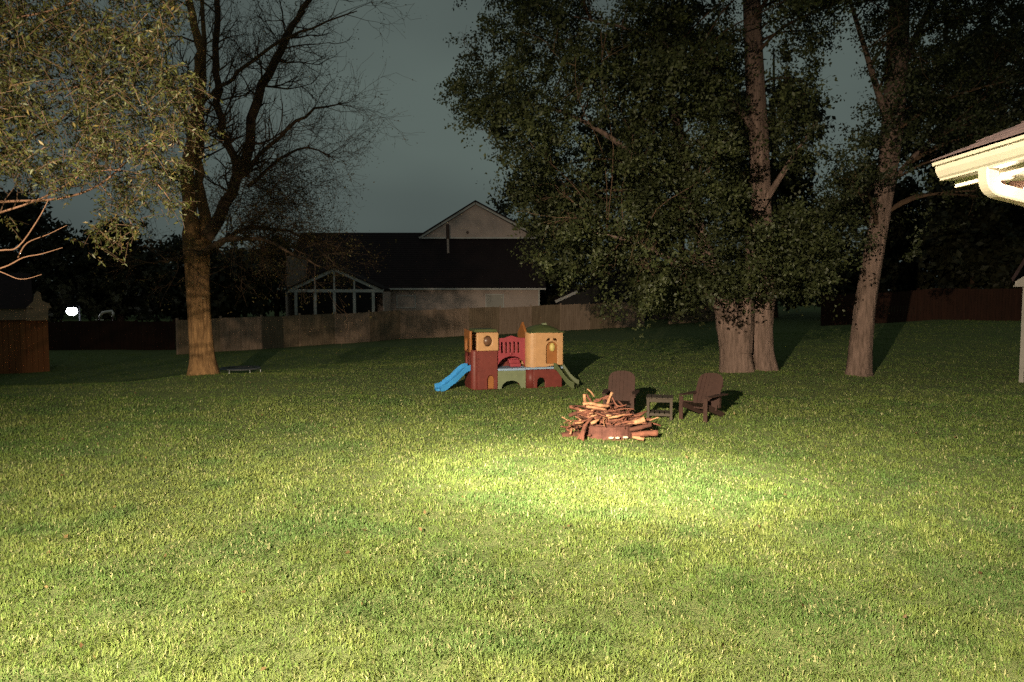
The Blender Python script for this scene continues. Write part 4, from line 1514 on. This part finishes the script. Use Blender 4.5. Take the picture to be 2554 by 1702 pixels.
    B(MB().prism([(x0, 0), (-0.505, 0)] + arch_pts(-0.505, -0.005, 0.001, 0.20, 12)[0:] + [(-0.005, 0), (x1 - 0.02, 0), (x1 - 0.02, 0.45), (x0, 0.45)], 0.05, [], T((0, yf + 0.03, 0))), 'crawl_panel', 'toy_sage', root, 0.012, 2)
    B(MB().box(((x0 + x1) / 2, yb, 0.75), (x1 - x0, 0.05, 0.7)), 'back_panel', 'toy_red')
    for i in range(3):
        B(MB().box((-0.06, 0.0 + i * 0.1, 0.55 + i * 0.07), (0.28, 0.14, 0.09 + i * 0.02)), 'step', 'toy_rose', root, 0.012, 2)
    # --- right tower base
    xr0, xr1 = 0.115, 1.02
    rb = B(MB().prism([(xr0 + 0.16, 0), (xr1, 0), (xr1, 0.46), (xr0 + 0.16, 0.46)], 0.06, [arch_pts(xr0 + 0.26, xr0 + 0.46, 0.02, 0.26, 8)], T((0, yf - 0.10, 0))), 'tower_base', 'toy_red', root, 0.015, 2)
    B(MB().lathe([(0.0, 0.0), (0.13, 0.0), (0.13, 0.46), (0.0, 0.46)], 20, (xr0 + 0.13, yf + 0.03, 0)), 'corner_column', 'toy_red', rb, 0.0).data.shade_smooth()
    B(MB().box((xr0 + 0.03, 0.02, 0.23), (0.06, 0.6, 0.46)), 'side_panel', 'toy_red', rb, 0.015, 2)
    B(MB().box((xr1 - 0.03, 0.0, 0.23), (0.06, 0.7, 0.46)), 'side_panel', 'toy_red', rb, 0.015, 2)
    B(MB().box(((xr0 + xr1) / 2, -0.06, 0.49), (xr1 - xr0 + 0.06, 0.80, 0.05)), 'platform', 'toy_lilac', rb, 0.012, 2)
    # --- right tower walls: bowed front with arched door niche, eyebrow slits, oval
    dx0, dx1 = 0.60, 0.89
    brow = lambda cx, s: [(cx - 0.05, 1.165 - 0.02 * s), (cx + 0.05, 1.165 + 0.02 * s), (cx + 0.05, 1.20 + 0.02 * s), (cx, 1.225), (cx - 0.05, 1.20 - 0.02 * s)]
    wf = MB().prism([(xr0 + 0.18, 0.52), (dx0, 0.52), (dx1, 0.56), (xr1 + 0.02, 0.56), (xr1 + 0.02, 1.36), (xr1 - 0.25, 1.36), (xr0 + 0.18, 1.38)], 0.06,
                    [arch_pts(dx0, dx1, 0.60, 1.14, 12), brow(0.655, 1), brow(0.835, -1)], T((0, yf - 0.12, 0)))
    rt = B(wf, 'tower_wall', 'toy_tan', root, 0.02, 2)
    B(MB().box(((dx0 + dx1) / 2, yf - 0.025, 0.86), (dx1 - dx0 + 0.1, 0.04, 0.62)), 'door_panel', 'toy_orange', rt, 0.01, 2)
    B(MB().lathe([(0.0, 0.05), (0.05, 0.045), (0.066, 0.02), (0.07, 0.0)], 20, (0.775, yf - 0.05, 1.0), Matrix.Diagonal((1, 1, 1.6)) @ Matrix.Rotation(R(90), 3, 'X')), 'clock_face', 'toy_yellow', rt, 0.0).data.shade_smooth()
    # curved left flank
    cv = MB()
    prof = []
    for i in range(9):
        a = R(270 - 90 * i / 8)
        prof.append((xr0 + 0.19 + 0.19 * math.cos(a), yf - 0.12 + 0.19 + 0.19 * math.sin(a)))
    inner = [(xr0 + 0.19 + (x - xr0 - 0.19) * 0.7, yf + 0.07 + (y - yf - 0.07) * 0.7) for x, y in prof]
    ring = prof + inner[::-1]
    n = len(ring)
    cv.add([(x, y, 0.52) for x, y in ring] + [(x, y, 1.38) for x, y in ring], [(i, (i + 1) % n, n + (i + 1) % n, n + i) for i in range(n)] + [tuple(range(n)), tuple(range(2 * n - 1, n - 1, -1))])
    B(cv, 'corner_wall', 'toy_tan', rt, 0.0)
    sd = MB().prism([(-yb, 0.52), (-yf - 0.07, 0.52), (-yf - 0.07, 1.38), (-0.1 + 0.1, 1.62), (-yb, 1.36)], 0.06, [arch_pts(-yb + 0.12, -yf - 0.2, 0.54, 1.15, 8)], T((xr0 - 0.005, 0, 0)) @ Matrix.Rotation(R(-90), 4, 'Z'))
    B(sd, 'side_wall', 'toy_orange', rt, 0.015, 2)
    B(MB().box(((xr0 + xr1) / 2, yb, 0.95), (xr1 - xr0, 0.06, 0.86)), 'back_wall', 'toy_tan', rt, 0.015, 2)
    B(MB().box((xr1 - 0.01, 0.0, 0.95), (0.06, 0.64, 0.82)), 'side_wall', 'toy_tan', rt, 0.015, 2)
    # domed green roof with pale cap
    rf = MB()
    nx, ny = 12, 6
    X0, X1, Y0, Y1 = xr0 + 0.02, xr1 + 0.04, yf - 0.16, yb + 0.04
    vs = []
    for i in range(nx + 1):
        for j in range(ny + 1):
            u, v = i / nx * 2 - 1, j / ny * 2 - 1
            z = 1.385 + 0.17 * (1 - abs(u) ** 2.2) * (1 - abs(v) ** 2.2)
            vs.append((X0 + (X1 - X0) * i / nx, Y0 + (Y1 - Y0) * j / ny, z))
    fs = [(i * (ny + 1) + j, (i + 1) * (ny + 1) + j, (i + 1) * (ny + 1) + j + 1, i * (ny + 1) + j + 1) for i in range(nx) for j in range(ny)]
    rf.add(vs, fs)
    rf.box(((X0 + X1) / 2, (Y0 + Y1) / 2, 1.378), (X1 - X0, Y1 - Y0, 0.02))
    ro = B(rf, 'roof', 'toy_green', root, 0.0)
    B(MB().box((0.68, -0.08, 1.565), (0.13, 0.13, 0.06), None, 0.7), 'roof_cap', 'toy_sage', ro, 0.015, 2)
    # --- slides
    def slide(name, path, wid, m, hl=0.10):
        pts = [Vector(p) for p in path]
        mb = MB()
        sec = [(-wid / 2 - 0.03, hl), (-wid / 2, hl + 0.012), (-wid / 2 + 0.015, 0.02), (-wid / 2 + 0.05, 0.0), (wid / 2 - 0.05, 0.0), (wid / 2 - 0.015, 0.02), (wid / 2, hl + 0.012), (wid / 2 + 0.03, hl),
               (wid / 2 + 0.02, -0.04), (-wid / 2 - 0.02, -0.04)]
        n = len(sec)
        vs = []
        for i, p in enumerate(pts):
            d = pts[min(i + 1, len(pts) - 1)] - pts[max(i - 1, 0)]
            d.z = 0
            d.normalize()
            s = Vector((0, 0, 1)).cross(d)
            for a, b in sec:
                vs.append(p + s * a + Vector((0, 0, b)))
        fs = [(i * n + k, i * n + (k + 1) % n, (i + 1) * n + (k + 1) % n, (i + 1) * n + k) for i in range(len(pts) - 1) for k in range(n)]
        fs += [tuple(range(n)), tuple((len(pts) - 1) * n + k for k in range(n - 1, -1, -1))]
        mb.add(vs, fs)
        return B(mb, name, m, root, 0.008, 2)

    zz = [0.50, 0.505, 0.49, 0.45, 0.385, 0.31, 0.245, 0.20, 0.15, 0.085, 0.055, 0.05]
    sl = slide('blue_slide', [(-1.20 - 0.86 * i / 11, -0.05 - 0.20 * i / 11, z) for i, z in enumerate(zz)], 0.36, 'toy_blue')
    ex = Vector((-2.02, -0.24, 0.0))
    B(MB().lathe([(0.0, 0.0), (0.10, 0.0), (0.105, 0.04), (0.08, 0.06), (0.0, 0.06)], 16, ex), 'slide_foot', 'toy_blue', sl, 0).data.shade_smooth()
    zz = [0.52, 0.51, 0.45, 0.37, 0.29, 0.22, 0.16, 0.11, 0.075, 0.06]
    slide('green_slide', [(0.86 + 0.42 * i / 9, -0.50 - 0.30 * i / 9, z) for i, z in enumerate(zz)], 0.50, 'toy_green', 0.12)


playset()


# ------------------------------------------------------------------ two Adirondack chairs
def chair(label, px, py, D, rz):
    c = P(px, py, D)
    root = thing('adirondack_chair', label, 'chair', (c.x, D, gz(c.x, D)), rz, 'brown garden chairs by the fire pit')
    root.scale = (0.86, 0.86, 0.83)
    m = M['chair']
    # faces -y. seat slopes back; back reclines
    rec = R(24)
    for s in (-1, 1):
        MB().box((0.29 * s, -0.33, 0.26), (0.09, 0.035, 0.52)).build('front_leg', m, root, bevel=0.006)
        st = MB().bar((0.255 * s, -0.36, 0.36), (0.255 * s, 0.52, 0.05), 0.03, 0.12)
        st.build('side_rail', m, root, bevel=0.005)
        ar = MB().prism([(-0.07, -0.45), (0.07, -0.45), (0.075, -0.1), (0.045, 0.33), (-0.035, 0.33), (-0.075, -0.1)], 0.025,
                        mtx=Matrix.Translation((0.325 * s, 0, 0.555)) @ Matrix.Rotation(R(-90), 4, 'X') @ Matrix.Scale(-1, 4, (0, 0, 1)))
        ar.build('arm', m, root, bevel=0.006)
        MB().box((0.30 * s, 0.25, 0.40), (0.035, 0.09, 0.30)).build('arm_post', m, root, bevel=0.005)
    for i in range(6):
        t = (i + 0.5) / 6
        y = -0.36 + 0.52 * t
        z = 0.415 - 0.31 / 0.88 * (0.52 * t) + 0.01
        MB().box((0, y, z), (0.54, 0.078, 0.022), Matrix.Rotation(math.atan(-0.31 / 0.88), 3, 'X')).build('seat_slat', m, root, bevel=0.004)
    ns = 7
    for i in range(ns):
        u = (i - (ns - 1) / 2) / ((ns - 1) / 2)
        Ls = 0.86 - 0.17 * u * u
        w = 0.0842
        arc = lambda q: 0.70 + 0.17 * math.sqrt(max(0.0, 1 - min(1.0, abs(q) / 1.17) ** 2.4))
        outline = [(-w / 2, 0.0), (w / 2, 0.0), (w / 2, arc(u + 0.163)), (0, arc(u)), (-w / 2, arc(u - 0.163))]
        fan = 0.0
        mtx = Matrix.Translation((u * 0.255, 0.14 - 0.03 * u * u, 0.20)) @ Matrix.Rotation(-rec, 4, 'X') @ Matrix.Rotation(fan, 4, 'Y')
        MB().prism(outline, 0.022, mtx=mtx).build('back_slat', m, root, bevel=0.004)
    for z, y, w in ((0.36, 0.245, 0.56), (0.72, 0.405, 0.58)):
        MB().box((0, y, z), (w, 0.03, 0.075), Matrix.Rotation(-rec, 3, 'X')).build('back_brace', m, root, bevel=0.005)


chair('brown slatted garden chair behind the woodpile, left of the small table', 1546, 1040, 13.9, R(-14))
chair('brown slatted garden chair turned left, right of the small table', 1748, 1050, 13.6, R(-44))


def side_table():
    c = P(1645, 1040, 13.75)
    root = thing('side_table', 'small low slatted table between the two brown chairs', 'table', (c.x, 13.75, gz(c.x, 13.75)), R(-12))
    for i in range(5):
        MB().box((-0.20 + 0.10 * i, 0, 0.40), (0.092, 0.48, 0.022)).build('top_slat', M['table'], root, bevel=0.004)
    for sx in (-1, 1):
        for sy in (-1, 1):
            MB().box((0.21 * sx, 0.2 * sy, 0.195), (0.05, 0.05, 0.388)).build('leg', M['table'], root, bevel=0.004)
    for sy in (-1, 1):
        MB().box((0, 0.2 * sy, 0.355), (0.37, 0.025, 0.06)).build('apron', M['table'], root)
        MB().box((0, 0.2 * sy, 0.09), (0.37, 0.025, 0.04)).build('stretcher', M['table'], root)
    for i in range(4):
        MB().box((-0.135 + 0.09 * i, 0, 0.115), (0.07, 0.42, 0.014)).build('shelf_slat', M['table'], root)


side_table()


# ------------------------------------------------------------------ fire pit and its heap of wood
PIT = P(1518, 1096, 11.95)
PIT.z = gz(PIT.x, 11.95)


def fire_pit():
    root = thing('fire_ring', 'low rusty round fire ring under the heaped branches', 'fire pit', PIT)
    h, r = 0.235, 0.41
    MB().lathe([(r, -0.03), (r + 0.004, h - 0.02), (r + 0.03, h), (r + 0.028, h + 0.012), (r - 0.01, h + 0.01), (r - 0.012, -0.03)], 40).build('ring_wall', M['rust'], root, smooth=False)
    for k in range(12):
        a = 2 * math.pi * k / 12 + 0.1
        MB().box(((r + 0.012) * math.cos(a), (r + 0.012) * math.sin(a), h / 2), (0.012, 0.035, h * 0.82), Matrix.Rotation(a, 3, 'Z')).build('rib', M['rust'], root)
    MB().lathe([(0.0, 0.05), (0.25, 0.04), (r - 0.02, 0.02)], 24).build('ash_bed', M['black'], root)


fire_pit()


def stones():
    rg = random.Random(77)
    spots = [(-0.02, -0.47), (0.08, -0.465), (0.21, -0.43)]
    lab = ['pale pebble at the foot of the fire ring, nearest the middle', 'flat pale pebble at the fire ring foot, right of the middle one', 'pale rounded pebble before the right half of the fire ring',
           'dull pale pebble before the left part of the fire ring', 'pale pebble near the forked pale log at the ring foot', 'small pale pebble just left of the middle pebble', 'leftmost pale pebble beside the fire ring']
    for (x, y), lb in zip(spots, lab):
        bm = bmesh.new()
        bmesh.ops.create_icosphere(bm, subdivisions=2, radius=1.0)
        sx, sy, sz = rg.uniform(0.035, 0.05), rg.uniform(0.025, 0.035), rg.uniform(0.018, 0.025)
        for v in bm.verts:
            k = 1 + rg.uniform(-0.12, 0.12)
            v.co = Vector((v.co.x * sx * k, v.co.y * sy * k, v.co.z * sz * k))
        me = bpy.data.meshes.new('pebble')
        bm.to_mesh(me)
        bm.free()
        me.materials.append(M['stone'])
        me.shade_smooth()
        o = bpy.data.objects.new('pebble', me)
        o.location = PIT + Vector((x, y, 0.06))
        col.objects.link(o)
        tag(o, lb, 'stone', 'pale pebbles round the fire ring')


stones()


def stick(pts, rad, m, label, group, rg, sides=8, name='branch'):
    pts = [Vector(p) for p in pts]
    b = pts[0]
    pp, rr = dense([p - b for p in pts], rad, 3)
    mb = MB()
    n = len(pp)
    vs_r = [r * rg.uniform(0.86, 1.14) for r in rr]
    mb.tube(pp, vs_r, sides, True, rg.uniform(0, 6))
    for i, v in enumerate(mb.v):
        k = rr[min(i // sides, n - 1)] * 0.13
        mb.v[i] = (v[0] + rg.uniform(-k, k), v[1] + rg.uniform(-k, k), v[2] + rg.uniform(-k, k))
    o = mb.build(name, m, None, smooth=True)
    o.location = b
    tag(o, label, 'wood', group)
    return o


def woodpile():
    rg = random.Random(5)
    GR = 'branches and logs heaped on the fire ring'
    # distinct pieces, placed as the photo shows them
    Dp = 11.75
    def W(x, y, d=0.0):
        return P(x, y, Dp + d)
    stick([W(1462, 1012, 0.1), W(1459, 1000, 0.05), W(1457, 984)], [0.022, 0.024, 0.026], M['stick_pale'], 'pale stub pointing up at the top left of the woodpile', GR, rg)
    stick([W(1478, 1010, 0.15), W(1470, 996, 0.12), W(1462, 984, 0.1)], [0.02, 0.022, 0.015], M['stick'], 'leaning branch beside the pale stub at the pile top', GR, rg)
    stick([W(1482, 990, 0.2), W(1474, 978, 0.2), W(1464, 970, 0.2)], [0.012, 0.013, 0.006], M['stick_pale'], 'thin curved twig at the very top of the woodpile', GR, rg)
    stick([W(1514, 1014, 0.1), W(1519, 996, 0.1), W(1527, 979, 0.1)], [0.024, 0.022, 0.02], M['stick_pale'], 'straight stick standing up before the left chair', GR, rg)
    stick([W(1454, 1008, -0.05), W(1476, 1007, -0.05), W(1496, 1012, -0.05), W(1520, 1013, 0)], [0.028, 0.026, 0.03, 0.022], M['stick_pale'], 'long pale branch lying across the top of the woodpile', GR, rg)
    stick([W(1462, 1014, -0.02), W(1488, 1018, -0.02), W(1512, 1024, 0)], [0.022, 0.032, 0.026], M['stick_pale'], 'thick golden branch just under the top pale branch', GR, rg)
    stick([W(1448, 1096, -0.35), W(1456, 1066, -0.25), W(1478, 1042, -0.15)], [0.022, 0.024, 0.02], M['stick'], 'long branch leaning down the left front of the woodpile', GR, rg)
    stick([W(1454, 1100, -0.38), W(1455, 1080, -0.33), W(1460, 1064, -0.28)], [0.02, 0.022, 0.02], M['stick'], 'upright stake against the left front of the fire ring', GR, rg)
    stick([W(1516, 1042, -0.25), W(1540, 1039, -0.25), W(1562, 1033, -0.15)], [0.02, 0.018, 0.012], M['stick_pale'], 'pale curved stick across the right middle of the pile', GR, rg)
    stick([W(1512, 1037, -0.3), W(1518, 1037, -0.3), W(1524, 1037, -0.27)], [0.022, 0.022, 0.021], M['stick_pale'], 'short bright cut end near the middle of the woodpile', GR, rg)
    stick([W(1566, 1055, -0.1), W(1588, 1053, -0.15), W(1609, 1045, -0.2)], [0.03, 0.042, 0.05], M['stick_pale'], 'split orange log sticking out at right of the pile', GR, rg, 7, 'log')
    stick([W(1570, 1072, -0.1), W(1600, 1066, -0.1), W(1624, 1058, -0.1)], [0.035, 0.038, 0.04], M['stick_dark'], 'dark log ending under the split orange log', GR, rg, 8, 'log')
    stick([W(1575, 1085, -0.15), W(1610, 1082, -0.15), W(1640, 1080, -0.15)], [0.04, 0.044, 0.05], M['stick'], 'thick log with pale end, rightmost in the woodpile', GR, rg, 9, 'log')
    stick([W(1577, 1090, -0.35), W(1592, 1093, -0.38), W(1606, 1096, -0.4)], [0.018, 0.03, 0.026], M['stick_pale'], 'forked pale log lying on the grass at the right foot', GR, rg, 8, 'log')
    stick([W(1402, 1090, 0.05), W(1425, 1088, 0.05), W(1446, 1087, 0.1)], [0.07, 0.075, 0.07], M['stick_dark'], 'rough dark log on the grass left of the fire ring', GR, rg, 9, 'log')
    stick([W(1436, 1102, -0.28), W(1446, 1086, -0.22), W(1452, 1076, -0.2)], [0.02, 0.02, 0.017], M['stick'], 'short branch leaning between left log and fire ring', GR, rg)
    stick([W(1434, 1056, 0), W(1444, 1055, 0.02), W(1456, 1053, 0.05)], [0.012, 0.018, 0.014], M['stick_pale'], 'pale stick poking out at left of the woodpile', GR, rg)
    stick([W(1446, 1039, 0.1), W(1456, 1038, 0.1), W(1470, 1040, 0.12)], [0.010, 0.014, 0.014], M['stick_pale'], 'thin pale stick poking out high on the left side', GR, rg)
    stick([W(1474, 1056, -0.3), W(1484, 1052, -0.3), W(1494, 1046, -0.25)], [0.024, 0.028, 0.016], M['stick_pale'], 'short split piece on the left front of the woodpile', GR, rg)
    # the mass of the heap: nothing tells these apart
    C = PIT
    for i in range(135):
        r = 0.62 * math.sqrt(rg.random())
        a = rg.uniform(0, 2 * math.pi)
        ztop = 0.16 + 0.56 * max(0.0, 1 - r / 0.62) ** 0.9
        z = rg.uniform(0.07 if r > 0.45 else 0.18, ztop)
        if math.sin(a) * r < -0.15 and z < 0.27 and abs(math.cos(a) * r) < 0.45:
            z += 0.17
        c = C + Vector((math.cos(a) * r * 1.05 - 0.03 - 0.16 * max(0.0, z - 0.25), math.sin(a) * r * 0.8 + 0.06, z))
        yaw = a + math.pi / 2 + rg.gauss(0, 0.8)
        if rg.random() < 0.45:
            yaw = rg.gauss(0, 0.5)
        tilt = rg.gauss(0, 0.28)
        L = rg.uniform(0.2, 0.55)
        d = Vector((math.cos(yaw) * math.cos(tilt), math.sin(yaw) * math.cos(tilt), math.sin(tilt)))
        r0 = rg.choice([0.008, 0.010, 0.012, 0.015, 0.018, 0.024, 0.032])
        jit = lambda: Vector((rg.gauss(0, .035), rg.gauss(0, .035), rg.gauss(0, .03)))
        p = [c - d * L / 2, c - d * L * 0.15 + jit(), c + d * L * 0.2 + jit(), c + d * L / 2]
        for q in p:
            q.z = max(q.z, C.z + r0 + 0.02)
        m = M['stick'] if rg.random() < 0.55 else (M['stick_dark'] if rg.random() < 0.72 else M['stick_pale'])
        stick(p, [r0, r0 * rg.uniform(0.9, 1.15), r0 * rg.uniform(0.8, 1.05), r0 * rg.uniform(0.45, 0.9)], m, {'branch_bark': 'reddish brown branch buried among others in the woodpile heap', 'branch_bark_dark': 'dark brown branch buried among others in the woodpile heap',
                  'split_wood': 'pale bare stick buried among others in the woodpile heap'}[m.name], GR, rg, 7)


woodpile()


# ------------------------------------------------------------------ low trampoline behind the bare tree
def trampoline():
    c = P(600, 922, 22.8)
    root = thing('trampoline', 'low round black trampoline with pale rim right of the bare trunk', 'trampoline', (c.x, 22.8, gz(c.x, 22.8)))
    r, h = 0.58, 0.20
    n = 28
    pts = [(r * math.cos(2 * math.pi * i / n), r * math.sin(2 * math.pi * i / n), h) for i in range(n + 1)]
    MB().tube(pts, 0.022, 8, cap=False).build('rim', M['metal_grey'], root, smooth=True)
    MB().lathe([(0.0, h - 0.012), (r * 0.78, h - 0.008)], 28).build('mat', M['black'], root)
    MB().lathe([(r * 0.76, h + 0.008), (r * 0.88, h + 0.03), (r + 0.0, h + 0.026), (r + 0.03, h + 0.0)], 28).build('spring_pad', M['black'], root, smooth=True)
    for k in range(6):
        a = 2 * math.pi * k / 6 + 0.3
        MB().tube([(r * math.cos(a), r * math.sin(a), h), (r * 1.02 * math.cos(a), r * 1.02 * math.sin(a), -0.02)], 0.016, 8).build('leg', M['metal_grey'], root, smooth=True)


trampoline()


# ------------------------------------------------------------------ a few fallen leaves lying in the grass
def fallen_leaves():
    r2 = np.random.default_rng(404)
    n = 320
    y = 4.2 + 18 * r2.random(n) ** 0.8
    x = r2.uniform(-1, 1, n) * (0.7 * y + 1)
    cen = np.stack([x, y, ground(x, y) + 0.03], 1)
    cc = leafcol(n, (0.10, 0.055, 0.025), (0.20, 0.14, 0.06), r2, 0.35)
    o = leaves('fallen_leaves', cen, r2.uniform(0.03, 0.06, n), M['leaf'], None, (0, 0, 0), cc, 0.6, 0.0, r2)
    tag(o, 'scattered dry brown leaves lying in the lawn grass', 'leaves', kind='stuff')


fallen_leaves()
